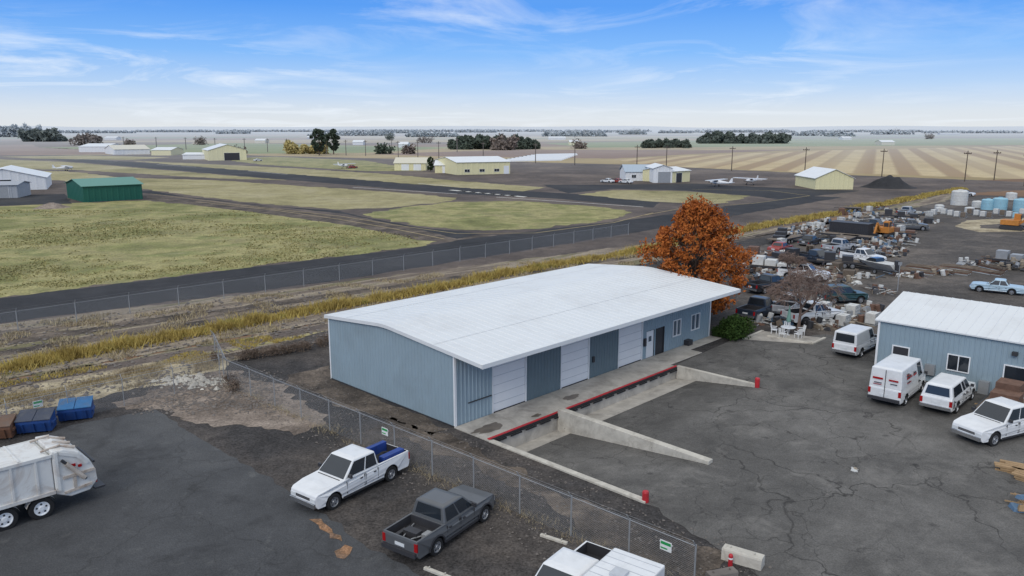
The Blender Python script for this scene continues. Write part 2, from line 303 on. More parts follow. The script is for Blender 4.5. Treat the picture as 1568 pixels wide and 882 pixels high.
# ---------------- main warehouse ----------------
LA,LB=28.2,12.8
def corr_wall(mb,p0,p1,zf,m=0,per=.305,dep=.035,z0=0.0,nsign=1):
    p0=Vector(p0);p1=Vector(p1);d=p1-p0;L=d.length;d.normalize();nr=Vector((d.y,-d.x,0))*nsign
    n=max(1,round(L/per));pts=[]
    for i in range(n):
        s=i*L/n; w=L/n
        for f,o in((0,0),(.62,0),(.72,dep),(.9,dep)): pts.append((s+f*w,o))
    pts.append((L,0))
    for (s0,o0),(s1,o1) in zip(pts[:-1],pts[1:]):
        a=p0+d*s0+nr*o0;b=p0+d*s1+nr*o1
        mb.quad((a.x,a.y,z0),(b.x,b.y,z0),(b.x,b.y,zf(b.x,b.y)),(a.x,a.y,zf(a.x,a.y)),m)
RZ,SL=5.08,.083
rz=lambda x,y: RZ-SL*abs(y-6.4)-.02
def warehouse():
    e=empty('metal_warehouse',B0,ang=TH)
    mbw=MB()
    corr_wall(mbw,(0,0,0),(0,6.4,0),rz,nsign=-1); corr_wall(mbw,(0,6.4,0),(0,LB,0),rz,nsign=-1)
    corr_wall(mbw,(LA,0,0),(LA,6.4,0),rz,nsign=1); corr_wall(mbw,(LA,6.4,0),(LA,LB,0),rz,nsign=1)
    corr_wall(mbw,(0,LB,0),(LA,LB,0),rz,nsign=-1)
    doors=[(3,6),(9.3,12.3),(15.6,18.6)]
    segs=[(0,3,0),(6,9.3,1),(12.3,15.6,1),(18.6,19.1,0),(20.15,20.3,0),(21.5,22.65,0),(23.8,25.3,0),(26.6,LA,0)]
    for a,b,m in segs: corr_wall(mbw,(a,0,0),(b,0,0),rz,m=m)
    for a,b in doors: corr_wall(mbw,(a,0,0),(b,0,0),rz,z0=3.55)
    for a,b in ((19.1,20.15),(20.3,21.5)): corr_wall(mbw,(a,0,0),(b,0,0),rz,z0=2.15)
    for a,b in ((22.65,23.8),(25.3,26.6)):
        corr_wall(mbw,(a,0,0),(b,0,0),rz,z0=2.35); corr_wall(mbw,(a,0,0),(b,0,0),lambda x,y:1.05)
    mbw.obj('walls',[m_wall,m_panel],e,e.matrix_world,recalc=False)
    d=MB()
    for a,b in doors:
        d.box(a+.06,b-.06,.05,.1,.06,3.5,0)
        for k in range(1,6): d.box(a+.06,b-.06,.035,.052,.06+k*.573-.012,.06+k*.573+.012,1)
        for x in(a,b-.07): d.box(x,x+.07,-.05,.06,.05,3.62,0)
        d.box(a+.07,b-.07,-.05,.06,3.5,3.62,0); d.box(a+.06,b-.06,.02,.049,.06,.12,3)
    d.box(19.15,20.1,.03,.08,.06,2.1,0); d.box(19.45,19.8,.01,.029,1.3,1.7,2)
    d.box(20.35,21.45,.03,.08,.06,2.1,3)
    for x in(20.3,21.4): d.box(x,x+.08,-.04,.029,.05,2.15,3)
    for a,b in ((22.65,23.8),(25.3,26.6)):
        d.box(a+.06,b-.06,.03,.06,1.1,2.3,2)
        for x0,x1,z0,z1 in((a,a+.07,1.03,2.37),(b-.07,b,1.03,2.37),(a+.07,b-.07,1.03,1.1),(a+.07,b-.07,2.3,2.37),((a+b)/2-.03,(a+b)/2+.03,1.1,2.3)): d.box(x0,x1,-.06,.028,z0,z1,0)
    for x in(-.05,LA-.1): d.box(x,x+.16,-.06,.04,0,4.5,0)
    d.box(-.06,.04,LB-.05,LB+.06,0,4.5,0)
    d.box(1.0,2.9,-.09,-.05,1.25,1.31,3)
    for x in(7.6,14): d.box(x-.12,x+.12,-.18,-.04,3.7,3.9,3)
    d.box(18.7,18.95,-.15,-.04,1.1,1.7,3); d.box(12.6,12.8,-.13,-.04,1.2,1.6,3); d.box(24.3,24.9,-.5,-.05,.09,.5,3)
    d.box(-.07,-.045,.0,LB,.0,.12,3)
    d.obj('doors_and_windows',[m_white,m_seam,m_gl2,m_dark],e,e.matrix_world,recalc=True)
    r=MB(); ys=[-2.5,6.4-1.2,6.4-.5,6.4,6.4+.5,6.4+1.2,LB+.25]; zz=[RZ-SL*abs(y-6.4) for y in ys]; zz[3]-=.03
    x0,x1=-.18,LA+.15
    for i in range(6):
        r.quad((x0,ys[i],zz[i]+.04),(x1,ys[i],zz[i]+.04),(x1,ys[i+1],zz[i+1]+.04),(x0,ys[i+1],zz[i+1]+.04),0)
        r.quad((x0,ys[i],zz[i]-.03),(x1,ys[i],zz[i]-.03),(x1,ys[i+1],zz[i+1]-.03),(x0,ys[i+1],zz[i+1]-.03),1)
    n=46
    for i in range(n+1):
        x=x0+.02+(x1-x0-.08)*i/n
        for j in range(6):
            a,b=ys[j],ys[j+1];za,zb=zz[j]+.041,zz[j+1]+.041; h=.022
            r.add([(x,a,za),(x+.05,a,za),(x+.025,a,za+h),(x,b,zb),(x+.05,b,zb),(x+.025,b,zb+h)],[(0,2,5,3),(1,4,5,2)],0)
    for y in(1.6,10.6):
        z=RZ-SL*abs(y-6.4)+.05; r.quad((x0,y,z),(x1,y,z),(x1,y+.04,z),(x0,y+.04,z),2)
    for yy,z in((-2.5,zz[0]),(LB+.25,zz[-1])): r.box(x0-.02,x1+.02,yy-.05 if yy<0 else yy,yy if yy<0 else yy+.05,z-.2,z+.05,0)
    for xx in (x0-.05,x1):
        for j in range(6):
            a,b=ys[j],ys[j+1]
            vs=[(xx,a,zz[j]-.16),(xx+.05,a,zz[j]-.16),(xx+.05,a,zz[j]+.06),(xx,a,zz[j]+.06),(xx,b,zz[j+1]-.16),(xx+.05,b,zz[j+1]-.16),(xx+.05,b,zz[j+1]+.06),(xx,b,zz[j+1]+.06)]
            r.add(vs,[(0,1,2,3),(4,7,6,5),(0,4,5,1),(1,5,6,2),(2,6,7,3),(3,7,4,0)],0)
    for i in range(9):
        x=.3+i*3.4; r.box(x,x+.12,-2.42,-.02,4.08,4.2,1)
    r.obj('roof',[m_roof,m_seam,m_seam],e,e.matrix_world,recalc=False)
warehouse()
def dock():
    e=empty('loading_dock',B0,ang=TH); mw=e.matrix_world
    m=MB()
    m.box(-.12,19,-2.9,-.045,-1.2,.10)
    m.box(19,23.5,-2.2,-.045,-.1,.09); m.box(23.5,28.4,-1.1,-.045,-.1,.08)
    m.obj('slab',[m_conc],e,mw,bevel=.02)
    def wall(a0,a1,b0,z0,z1,nm):
        q=MB(); vs=[]
        for a in(a0,a1): vs+=[(a,b0,-1.2),(a,-2.93,-1.2),(a,-2.93,z1),(a,b0,z0)]
        q.add(vs,[(0,1,2,3),(7,6,5,4),(0,4,5,1),(1,5,6,2),(2,6,7,3),(3,7,4,0)]); q.obj(nm,[m_concl],e,mw,bevel=.03)
    wall(-.15,.2,-13.3,.16,.12,'retaining_wall_outer'); wall(5.65,6.1,-13.2,.25,.42,'retaining_wall_middle'); wall(18.75,19.05,-9,.25,.22,'retaining_wall_inner')
    r=MB()
    r.add([(.2,-13,.06),(5.65,-13,.06),(5.65,-2.9,-.95),(.2,-2.9,-.95)],[(0,1,2,3)],0)
    r.add([(6.1,-13,.06),(19,-13,.06),(19,-9,.03),(6.1,-9,.03),(6.1,-2.9,-.75),(19,-2.9,-.75)],[(0,1,2,3),(3,2,5,4)],0)
    r.quad((.2,-4.0,-.83),(5.65,-4.0,-.83),(5.65,-2.9,-.94),(.2,-2.9,-.94),1)
    r.quad((6.1,-4.6,-.518),(18.7,-4.6,-.518),(18.7,-2.9,-.74),(6.1,-2.9,-.74),1)
    r.obj('ramp_surface',[m_lot,m_conc],e,mw,recalc=False)
    t=MB(); t.box(.1,18.9,-2.99,-2.9,-.02,.14,0)
    x=.3
    while x<18.5:
        t.box(x,x+.9,-3.04,-2.991,-.12,-.03,1); x+=1.25
    t.box(0,19,-2.89,-2.7,.1005,.15,2)
    for x,y,z in((0.05,-13.2,.1),(18.9,-9.1,.2)): t.lathe((x,y,0),(0,0,1),[(.16,0),(.16,z+.42),(.13,z+.48),(0,z+.49)],2,16)
    t.obj('dock_edge_and_bollards',[m_blk2,m_blk2,m_red],e,mw)
dock()
m_pool=M('wet_patch',(.14,.115,.09),.4,var=.4,ns=2)
for a,b,r in((1.2,-1.6,.8),(8.5,-1.6,.5),(4.6,-2.2,.3)):
    q=[S(a+r*1.4*math.cos(t)*(1+.5*noise.noise(Vector((math.cos(t)*2,math.sin(t)*2,a)))),b+r*.6*math.sin(t)*(1+.5*noise.noise(Vector((math.cos(t)*2,math.sin(t)*2,a+5))))) for t in [i*math.pi/18 for i in range(36)]]
    o=sheet('wet_patch',q,0,m_pool,0,world=True); o.location.z=.106
def gable(name,p0,heading,L,D,zw,zr,mw_,mr_,feat=None,over=.3,ribs=True,ridge='x',hz=False):
    """local x along front wall (len L), y depth D away; ridge along x or y"""
    e=empty(name,p0,heading=heading); mw=e.matrix_world
    z=(lambda x,y: zw+(zr-zw)*(1-abs(y-D/2)/(D/2))) if ridge=='x' else (lambda x,y: zw+(zr-zw)*(1-abs(x-L/2)/(L/2)))
    m=MB(); per=.305 if ribs else max(L,D)/12; dep=.03 if ribs else .06
    cuts=[0,L/2,L]
    for a,b in zip(cuts[:-1],cuts[1:]):
        corr_wall(m,(a,0,0),(b,0,0),z,0,per,dep); corr_wall(m,(a,D,0),(b,D,0),z,0,per,dep,nsign=-1)
    for a,b in((0,D/2),(D/2,D)):
        corr_wall(m,(0,a,0),(0,b,0),z,0,per,dep,nsign=-1); corr_wall(m,(L,a,0),(L,b,0),z,0,per,dep)
    m.obj('walls',[mw_],e,mw,recalc=False)
    r=MB()
    if ridge=='x':
        s=(zr-zw)/(D/2)
        for ya,za,yb,zb in((-over,zw-s*over,D/2,zr),(D/2,zr,D+over,zw-s*over)):
            vs=[(-over,ya,za+.03),(L+over,ya,za+.03),(L+over,yb,zb+.03),(-over,yb,zb+.03),(-over,ya,za+.12),(L+over,ya,za+.12),(L+over,yb,zb+.12),(-over,yb,zb+.12)]
            r.add(vs,[(0,3,2,1),(4,5,6,7),(0,1,5,4),(1,2,6,5),(2,3,7,6),(3,0,4,7)])
            if ribs:
                n=int(L/.6)
                for i in range(n):
                    x=-over+.3+i*(L+2*over-.4)/n
                    r.add([(x,ya,za+.121),(x+.04,ya,za+.121),(x+.02,ya,za+.145),(x,yb,zb+.121),(x+.04,yb,zb+.121),(x+.02,yb,zb+.145)],[(0,2,5,3),(1,4,5,2)])
    else:
        s=(zr-zw)/(L/2)
        for xa,za,xb,zb in((-over,zw-s*over,L/2,zr),(L/2,zr,L+over,zw-s*over)):
            vs=[(xa,-over,za+.03),(xb,-over,zb+.03),(xb,D+over,zb+.03),(xa,D+over,za+.03),(xa,-over,za+.12),(xb,-over,zb+.12),(xb,D+over,zb+.12),(xa,D+over,za+.12)]
            r.add(vs,[(0,3,2,1),(4,5,6,7),(0,1,5,4),(1,2,6,5),(2,3,7,6),(3,0,4,7)])
    r.obj('roof',[mr_],e,mw)
    if feat:
        f=MB(); mats=[m_white,m_glass,m_dark,m_galv]
        for k in feat:
            if k[0]=='win':
                _,x,w,z0,z1=k; f.box(x,x+w,-.07,-.032,z0,z1,1)
                for q in((x-.07,x,z0-.07,z1+.07),(x+w,x+w+.07,z0-.07,z1+.07),(x,x+w,z0-.07,z0),(x,x+w,z1,z1+.07),(x+w/2-.03,x+w/2+.03,z0,z1)): f.box(q[0],q[1],-.1,-.031,q[2],q[3],0)
            elif k[0]=='door':
                _,x,w,h,mi=k; f.box(x,x+w,-.08,-.032,0.02,h,mi)
                for q in((x-.08,x,0,h+.08),(x+w,x+w+.08,0,h+.08),(x,x+w,h,h+.08)): f.box(q[0],q[1],-.1,-.031,q[2],q[3],0)
            elif k[0]=='trim':
                f.box(-.06,.08,-.08,-.031,0,zw,0); f.box(L-.08,L+.06,-.08,-.031,0,zw,0)
            elif k[0]=='box': f.box(k[1],k[2],-k[3],-.032,k[4],k[5],k[6])
        f.obj('openings',mats,e,mw)
    return e
gable('metal_shop_building',S(28.2,-13.4),-E2,24,10.4,3.75,4.9,m_wall,m_roof,
  [('door',1.1,1.0,2.1,2),('win',4.6,1.25,1.2,2.2),('door',7.9,1.15,2.15,1),('trim',),('box',3.3,3.9,.35,.6,1.3,3),('box',6.6,7.2,.4,.0,.9,3),('box',9.5,9.9,.3,2.0,2.5,3),('door',12,3.2,3.2,0),('win',17,1.2,1.2,2.2),('box',8.2,8.5,.3,2.9,3.15,2)],.25)
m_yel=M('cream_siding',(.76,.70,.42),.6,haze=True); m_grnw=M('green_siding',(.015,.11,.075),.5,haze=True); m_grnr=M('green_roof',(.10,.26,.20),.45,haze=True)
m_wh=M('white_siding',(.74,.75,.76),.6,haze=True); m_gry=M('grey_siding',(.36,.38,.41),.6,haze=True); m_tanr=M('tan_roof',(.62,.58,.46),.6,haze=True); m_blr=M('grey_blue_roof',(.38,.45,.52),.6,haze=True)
def hang(name,pl,pr,zw,zr,D,mw_,mr_,feat=None,ridge='x'):
    a=W(*pl);b=W(*pr); return gable(name,a,(b-a).normalized(),(b-a).length,D,zw,zr,mw_,mr_,feat,.4,False,ridge)
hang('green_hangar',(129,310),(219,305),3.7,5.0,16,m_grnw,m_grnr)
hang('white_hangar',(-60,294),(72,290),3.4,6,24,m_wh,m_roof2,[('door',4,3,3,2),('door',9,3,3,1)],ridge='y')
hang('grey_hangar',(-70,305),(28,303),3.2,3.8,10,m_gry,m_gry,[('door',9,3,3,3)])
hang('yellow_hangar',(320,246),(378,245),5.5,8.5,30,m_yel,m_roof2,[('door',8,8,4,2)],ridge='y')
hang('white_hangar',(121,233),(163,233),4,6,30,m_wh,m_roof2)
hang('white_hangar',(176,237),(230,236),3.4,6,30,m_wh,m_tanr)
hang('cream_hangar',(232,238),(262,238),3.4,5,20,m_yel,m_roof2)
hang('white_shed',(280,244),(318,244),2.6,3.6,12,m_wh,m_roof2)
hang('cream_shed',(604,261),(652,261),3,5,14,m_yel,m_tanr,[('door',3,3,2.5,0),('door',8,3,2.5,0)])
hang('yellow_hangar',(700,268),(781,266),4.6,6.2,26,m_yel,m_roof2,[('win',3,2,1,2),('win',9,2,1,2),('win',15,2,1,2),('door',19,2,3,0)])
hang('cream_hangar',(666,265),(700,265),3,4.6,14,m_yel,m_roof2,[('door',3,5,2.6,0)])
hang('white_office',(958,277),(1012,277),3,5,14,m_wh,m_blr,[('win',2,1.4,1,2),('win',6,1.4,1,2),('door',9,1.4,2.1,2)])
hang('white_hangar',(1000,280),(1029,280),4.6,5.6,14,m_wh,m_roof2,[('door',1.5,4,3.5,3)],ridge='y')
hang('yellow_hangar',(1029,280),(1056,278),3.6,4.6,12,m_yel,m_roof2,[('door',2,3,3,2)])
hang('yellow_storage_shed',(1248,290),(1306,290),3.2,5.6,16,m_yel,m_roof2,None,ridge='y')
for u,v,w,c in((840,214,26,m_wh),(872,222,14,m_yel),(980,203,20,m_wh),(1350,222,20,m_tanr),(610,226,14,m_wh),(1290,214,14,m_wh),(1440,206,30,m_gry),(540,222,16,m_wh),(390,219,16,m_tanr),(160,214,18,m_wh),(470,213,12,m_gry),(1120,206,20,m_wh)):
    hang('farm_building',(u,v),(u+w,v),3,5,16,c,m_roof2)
mb=MB()
for i in range(9):
    a=W(770+i*6,247.5-i*1.1);b=W(858+i*3,245.5-i*1.0); d=(b-a).normalized(); n=Vector((-d.y,d.x,0)); q=lambda p,t:p+n*2.0*math.cos(t)+Vector((0,0,1.2*math.sin(t)))
    for s in range(6):
        t0,t1=math.pi*s/6,math.pi*(s+1)/6
        mb.quad(q(a,t0),q(b,t0),q(b,t1),q(a,t1))
mb.obj('hoop_greenhouses',[M('poly_film',(.66,.68,.71),.5,haze=True)],recalc=False)
def mound(name,loc,r,h,mat,seed=0,k=36,rings=12,sx=1,sy=1):
    m=MB();vs=[];fs=[]
    for j in range(rings+1):
        f=j/rings
        for i in range(k):
            t=2*math.pi*i/k; rr=r*f*(1+.18*noise.noise(Vector((math.cos(t)*2,math.sin(t)*2,seed))))
            z=h*(math.cos(f*math.pi)*.5+.5)*(1+.3*noise.noise(Vector((rr*math.cos(t)*1.5/r*3,rr*math.sin(t)*4/r,seed+3))))
            vs.append((loc.x+rr*math.cos(t)*sx,loc.y+rr*math.sin(t)*sy,loc.z+z-.02))
    for j in range(rings):
        for i in range(k): fs.append((j*k+i,j*k+(i+1)%k,(j+1)*k+(i+1)%k,(j+1)*k+i))
    m.add(vs,fs,0); return m.obj(name,[mat],smooth=True)
mound('gravel_mound',W(1361,287),8.5,3.4,m_blk,1,sy=.8); mound('dirt_mound',W(80,318),4,1.1,m_dirt,2)

# ---------------- vehicles ----------------
PAINTS={}
def paint(nm,c,r=.28):
    if nm not in PAINTS: PAINTS[nm]=M('paint_'+nm,c,r,var=.05,ns=1.5,spec=.6,dirt=tuple(x*.55+.02 for x in c),da=.35)
    return PAINTS[nm]
WHT=paint('white',(.74,.75,.76)); GRY=paint('grey',(.10,.105,.112))
def wheel(mb,x,y,r,w,side):
    s=side
    pr=[(r*.60,w*.40),(r*.62,w*.5),(r*.92,w*.5),(r,w*.36),(r,-w*.36),(r*.92,-w*.5),(r*.3,-w*.5)]
    mb.lathe((x,y,r),(0,s,0),pr,0,22)
    mb.lathe((x,y,r),(0,s,0),[(r*.62,w*.46),(r*.56,w*.47),(r*.52,w*.28),(r*.22,w*.34),(r*.18,w*.46),(0,w*.46)],1,22)
    for k in range(5):
        t=k*2*math.pi/5+.3
        mb.lathe((x+math.cos(t)*r*.38,y,r+math.sin(t)*r*.38),(0,s,0),[(r*.09,w*.36),(0,w*.361)],2,8)
def vehicle(name,mid,heading,col,kind='pickup',wb=3.6,fo=.95,ro=1.25,Wd=1.95,Ht=1.88,r=.38,cab=None,zb=1.18,zh=1.02,bump='chrome',cargo=None,van=False,windows=None,gc=.36,rim=None,flare=False):
    e=empty(name,mid,heading=heading); mw=e.matrix_world
    F=wb/2+fo;R=-wb/2-ro;hw=Wd/2
    x0b,x1b,x0r,x1r=cab
    hx=x0b+.05
    deck=[(F-.03,gc+.12),(F,gc+.3),(F,zh-.22),(F-.04,zh-.08),(F-.16,zh),(F*.5+hx*.5,(zh+zb-.03)/2+.03),(hx,zb-.02),(x0b-.12,zb)]
    if kind=='car': deck+=[(x1b,zb),(R+.25,zb-.05),(R+.06,zb-.12),(R,zb-.28),(R,gc+.15),(R+.12,gc)]
    else: deck+=[(R+.03,zb),(R,zb-.12),(R,gc+.15),(R+.12,gc)]
    pr=list(deck); em=[0]*(len(pr)-1)
    ra=r+.085
    for cx in(-wb/2,wb/2):
        th=math.asin((gc-r)/ra)
        arc=[(cx-ra*math.cos(th+(math.pi-2*th)*i/12), r+ra*math.sin(th+(math.pi-2*th)*i/12)) for i in range(13)]
        em+= [2]+[2]*12; pr+=arc
    em+=[2]; pr.append((F-.12,gc)); em+=[0]
    m=MB(); m.prism(pr,-hw,hw,0,em)
    for i,(x,y,z) in enumerate(m.v):
        k=1.0
        if x>F-.1: k*=.86
        elif x>F-.3: k*=.93
        elif x>F-.7: k*=.985
        if x<R+.1: k*=.97
        if z>.95: k*=.965
        if z<gc+.2: k*=.98
        m.v[i]=(x,y*k,z)
    body=m.obj('body',[col,m_dark,m_dark],e,mw)
    if kind=='pickup':
        c=MB(); c.box(R+.09,x1b-.1,-hw+.14,hw-.14,.72,3,0); co=c.obj('cut',[m_dark])
        co.matrix_world=mw
        mod=body.modifiers.new('x','BOOLEAN'); mod.operation='DIFFERENCE'; mod.object=co; mod.solver='EXACT'
        bpy.context.view_layer.update(); dg=bpy.context.evaluated_depsgraph_get(); me=bpy.data.meshes.new_from_object(body.evaluated_get(dg))
        body.modifiers.clear(); body.data=me; bpy.data.objects.remove(co)
        lin=MB(); lin.box(R+.1,x1b-.11,-hw+.15,hw-.15,.722,.735,0)
        for yy in(-hw+.141,hw-.151): lin.box(R+.1,x1b-.11,yy,yy+.01,.735,zb-.1,0)
        lin.obj('bed_liner',[m_dark],e,mw)
    bv=body.modifiers.new('b','BEVEL'); bv.width=.06; bv.segments=3; bv.limit_method='ANGLE'; bv.angle_limit=math.radians(30)
    wb_,wr_=hw-.05,hw-(.12 if van else .22)
    z0=zb-.04
    fr=[(x0b,-wb_,z0),(x1b,-wb_,z0),(x1b,wb_,z0),(x0b,wb_,z0),(x0r,-wr_,Ht),(x1r,-wr_,Ht),(x1r,wr_,Ht),(x0r,wr_,Ht)]
    rise=.045
    c=MB(); vs=fr+[(x0r-.25,-wr_+.18,Ht+rise),(x1r+.2,-wr_+.18,Ht+rise),(x1r+.2,wr_-.18,Ht+rise),(x0r-.25,wr_-.18,Ht+rise)]
    c.add(vs,[(0,1,2,3),(8,11,10,9),(4,8,9,5),(5,9,10,6),(6,10,11,7),(7,11,8,4),(0,4,5,1),(1,5,6,2),(2,6,7,3),(3,7,4,0)],0)
    o=c.obj('cabin',[col],e,mw); bv=o.modifiers.new('b','BEVEL'); bv.width=.06; bv.segments=3; bv.limit_method='ANGLE'; bv.angle_limit=math.radians(25)
    g=MB()
    def pan(A,Bq,Cq,Dq,s0,s1,t0,t1,mi=0,off=.008):
        A,Bq,Cq,Dq=map(Vector,(A,Bq,Cq,Dq)); n=(Bq-A).cross(Dq-A).normalized()
        ctr=(A+Bq+Cq+Dq)/4
        if n.dot(ctr-Vector(((x0b+x1b)/2,0,(z0+Ht)/2)))<0:n=-n
        f=lambda s,t:(A.lerp(Bq,s)).lerp(Dq.lerp(Cq,s),t)+n*off
        g.quad(f(s0,t0),f(s1,t0),f(s1,t1),f(s0,t1),mi)
    pan(fr[0],fr[3],fr[7],fr[4],.045,.955,.07,.95)
    if cargo!='panel': pan(fr[1],fr[2],fr[6],fr[5],.1,.9,.2,.88)
    ws=windows or [(.07,.5),(.54,.93)]
    for s0,s1 in ws:
        pan(fr[0],fr[1],fr[5],fr[4],s0,s1,.13,.91); pan(fr[3],fr[2],fr[6],fr[7],s0,s1,.13,.91)
    g.obj('glass',[m_glass],e,mw,recalc=False)
    t=MB(); bm=4 if bump=='chrome' else (5 if bump=='body' else 0)
    t.box(F-.1,F+.09,-hw+.16,hw-.16,gc+.06,gc+.26,bm); t.box(R-.13,R+.03,-hw+.08,hw-.08,gc+.1,gc+.28,bm)
    t.box(F-.03,F+.012,-hw*.48,hw*.48,gc+.33,zh-.2,0); t.box(F-.02,F+.02,-hw*.48,hw*.48,(gc+.13+zh)/2-.02,(gc+.13+zh)/2+.02,bm)
    t.box(hx+.02,hx+.05,-hw+.25,hw-.25,zb-.03,zb+.004,0)
    for s in(-1,1):
        y0,y1=sorted((s*hw*.52,s*hw*.84)); t.box(F-.06,F+.016,y0,y1,zh-.38,zh-.2,2)
        y0,y1=sorted((s*(hw-.2),s*(hw-.045))); t.box(R-.015,R+.05,y0,y1,zb-.45,zb-(.3 if kind=='car' else .1),3)
        y0,y1=sorted((s*(hw-.02),s*(hw+.17))); xm=x0b-.28; t.box(xm-.06,xm+.03,y0,y1,zb+.05,zb+.22,0)
        y0,y1=sorted((s*(hw*.955),s*(hw+.006))); t.box(-wb/2+r+.14,wb/2-r-.14,y0,y1,gc-.03,gc+.07,0)
        L=x0b-x1b; yb=hw*.975+.003
        for q in ws:
            for sx in q:
                xx=x0b-L*sx-.02
                if abs(xx-wb/2)<r+.1 or abs(xx+wb/2)<r+.1: continue
                y0,y1=sorted((s*(yb-.02),s*(hw+.004))); t.box(xx-.008,xx+.008,y0,y1,gc+.15,zb-.1,0)
            xh=x0b-L*q[1]+.12; y0,y1=sorted((s*(yb-.02),s*(hw+.02))); t.box(xh,xh+.14,y0,y1,zb-.25,zb-.21,0)
        if flare:
            for cx in(-wb/2,wb/2):
                for i in range(10):
                    a0,a1=math.pi*i/10,math.pi*(i+1)/10; q=lambda rr,a,yy:(cx+rr*math.cos(a),s*yy,r+rr*math.sin(a))
                    t.quad(q(ra,a0,hw+.03),q(ra,a1,hw+.03),q(ra+.07,a1,hw+.01),q(ra+.07,a0,hw+.01),0); t.quad(q(ra,a0,hw+.03),q(ra,a1,hw+.03),q(ra,a1,hw-.1),q(ra,a0,hw-.1),0)
    t.box(R-.005,R-.02,-.25,.25,gc+.36,gc+.5,2)
    t.box(F-.4,R+.4,-hw+.3,hw-.3,.25,gc+.02,0)
    t.obj('trim',[m_dark,m_dark,m_head,m_tail,m_chrome,col],e,mw)
    w=MB()
    for cx in(-wb/2,wb/2):
        for s in(-1,1): wheel(w,cx,s*(hw-.13),r,.25,s)
    w.obj('wheels',[m_tire,rim or m_rim,m_dark],e,mw,smooth=False)
    return e
def place(fp,rp,side,Wd,z=0):
    f=W(*fp);rr=W(*rp);h=(f-rr).normalized(); left=Vector((-h.y,h.x,0))*(1 if side=='L' else -1)
    return (f+rr)/2-left*(Wd/2-.08),h
c,h=place((512,780),(598,737),'L',1.98); HWP=h
wp=vehicle('pickup_truck',c,h,WHT,wb=3.62,fo=.98,ro=1.3,Wd=1.98,Ht=1.86,r=.39,cab=(1.18,-1.05,.42,-.93),windows=[(.06,.55),(.59,.94)])
m_blue=M('blue_paint',(.02,.06,.28),.5,dirt=(.03,.03,.05),da=.5)
t=MB(); t.box(-3.0,-1.3,-.8,-.55,.74,1.32,0); t.box(-2.9,-1.5,.45,.8,.74,1.3,0)
for x,y in((-1.6,0),(-2.3,.05),(-1.95,.1)): t.lathe((x,y,.9),(.2,.1,1),[(.18,-.12),(.33,-.1),(.36,0),(.33,.1),(.18,.12),(.18,-.12)],1,16)
t.obj('bed_cargo',[m_blue,m_tire],wp,wp.matrix_world)
c,h=place((741,799),(668,850),'R',1.9)
gp=vehicle('pickup_truck',c,h,GRY,wb=3.3,fo=.9,ro=1.2,Wd=1.92,Ht=1.76,r=.38,cab=(1.02,-1.12,.3,-.98),windows=[(.07,.5),(.54,.93)],zb=1.13,bump='dark',flare=True)
t=MB(); t.box(-2.2,-1.8,-.3,.4,.74,1.0,0); t.box(-2.0,-1.6,-.7,-.4,.74,.95,1); t.box(-2.6,-1.9,.42,.6,.74,.9,0)
for s in(-1,1): t.tube((-1.3,s*.6,.8),(-2.4,s*.2,.85),.03,.03,1)
t.obj('bed_cargo',[m_dark,m_galv],gp,gp.matrix_world)
vehicle('crew_cab_pickup',W(866,866,1.88).xy.to_3d(),HWP,WHT,wb=3.5,fo=.95,ro=1.25,Wd=1.98,Ht=1.88,r=.4,cab=(1.1,-1.2,.3,-1.05))
vn=vehicle('cargo_van',W(1374,606),(E1*1+E2*.03),WHT,kind='van',wb=3.5,fo=.9,ro=1.1,Wd=2.02,Ht=2.45,r=.37,cab=(2.1,-2.8,1.1,-2.75),van=True,windows=[(.1,.27)],zb=1.25,zh=1.15,cargo='panel',bump='dark')
t=MB()
t.box(-2.87,-2.862,-.02,.02,.5,2.4,0)
for i,(y,z,w,hh) in enumerate(((-.75,1.75,.55,.1),(-.7,1.55,.4,.05),(.15,1.75,.6,.12),(.2,1.5,.45,.05),(.2,1.4,.5,.04))): t.box(-2.868,-2.85,y,y+w,z,z+hh,2 if i%2==0 else 0)
for i,(x,z,w,hh) in enumerate(((-1.8,1.75,.9,.25),(-1.7,1.45,.7,.1),(-1.9,2.0,.4,.15),(-.5,1.7,.5,.3))):
    t.box(x,x+w,-1.0,-.955,z,z+hh*.4,2); t.box(x,x+w*.7,-1.0,-.955,z+hh*.55,z+hh*.8,0)
    t.box(x,x+w,.955,1.0,z,z+hh*.4,2)
t.obj('lettering_and_rear_doors',[m_dark,m_glass,m_tail],vn,vn.matrix_world)
cp=vehicle('canopy_pickup',W(1452,618),E1,WHT,kind='suv',wb=3.3,fo=.9,ro=1.15,Wd=1.88,Ht=1.82,r=.37,cab=(1.1,-2.7,.4,-2.5),windows=[(.05,.24),(.27,.4),(.46,.92)],zb=1.13)
c,h=place((1504,688),(1600,664),'L',2.0)
vehicle('crew_cab_pickup',c,h,WHT,wb=3.6,fo=1.0,ro=1.25,Wd=2.02,Ht=1.92,r=.42,cab=(1.1,-1.2,.35,-1.05),zb=1.22)
cv=vehicle('utility_van',W(1312,538),E1,WHT,kind='suv',wb=3.2,fo=.85,ro=1.1,Wd=1.9,Ht=2.0,r=.36,cab=(1.1,-2.65,.5,-2.6),van=True,windows=[(.06,.26)],zb=1.15)
TEAL=paint('teal',(.02,.06,.065)); NAVY=paint('navy',(.02,.03,.05)); LBL=paint('light_blue',(.42,.56,.66)); TAN=paint('tan',(.4,.36,.3)); REDP=paint('red',(.30,.04,.03)); SLV=paint('silver',(.4,.41,.43)); BLK=paint('black',(.02,.02,.022))
def pk(p,hd,c,**k):
    a=dict(wb=3.4,fo=.9,ro=1.2,Wd=1.95,Ht=1.82,r=.38,cab=(1.05,-.8,.4,-.7)); a.update(k); return vehicle('pickup_truck',p,hd,c,**a)
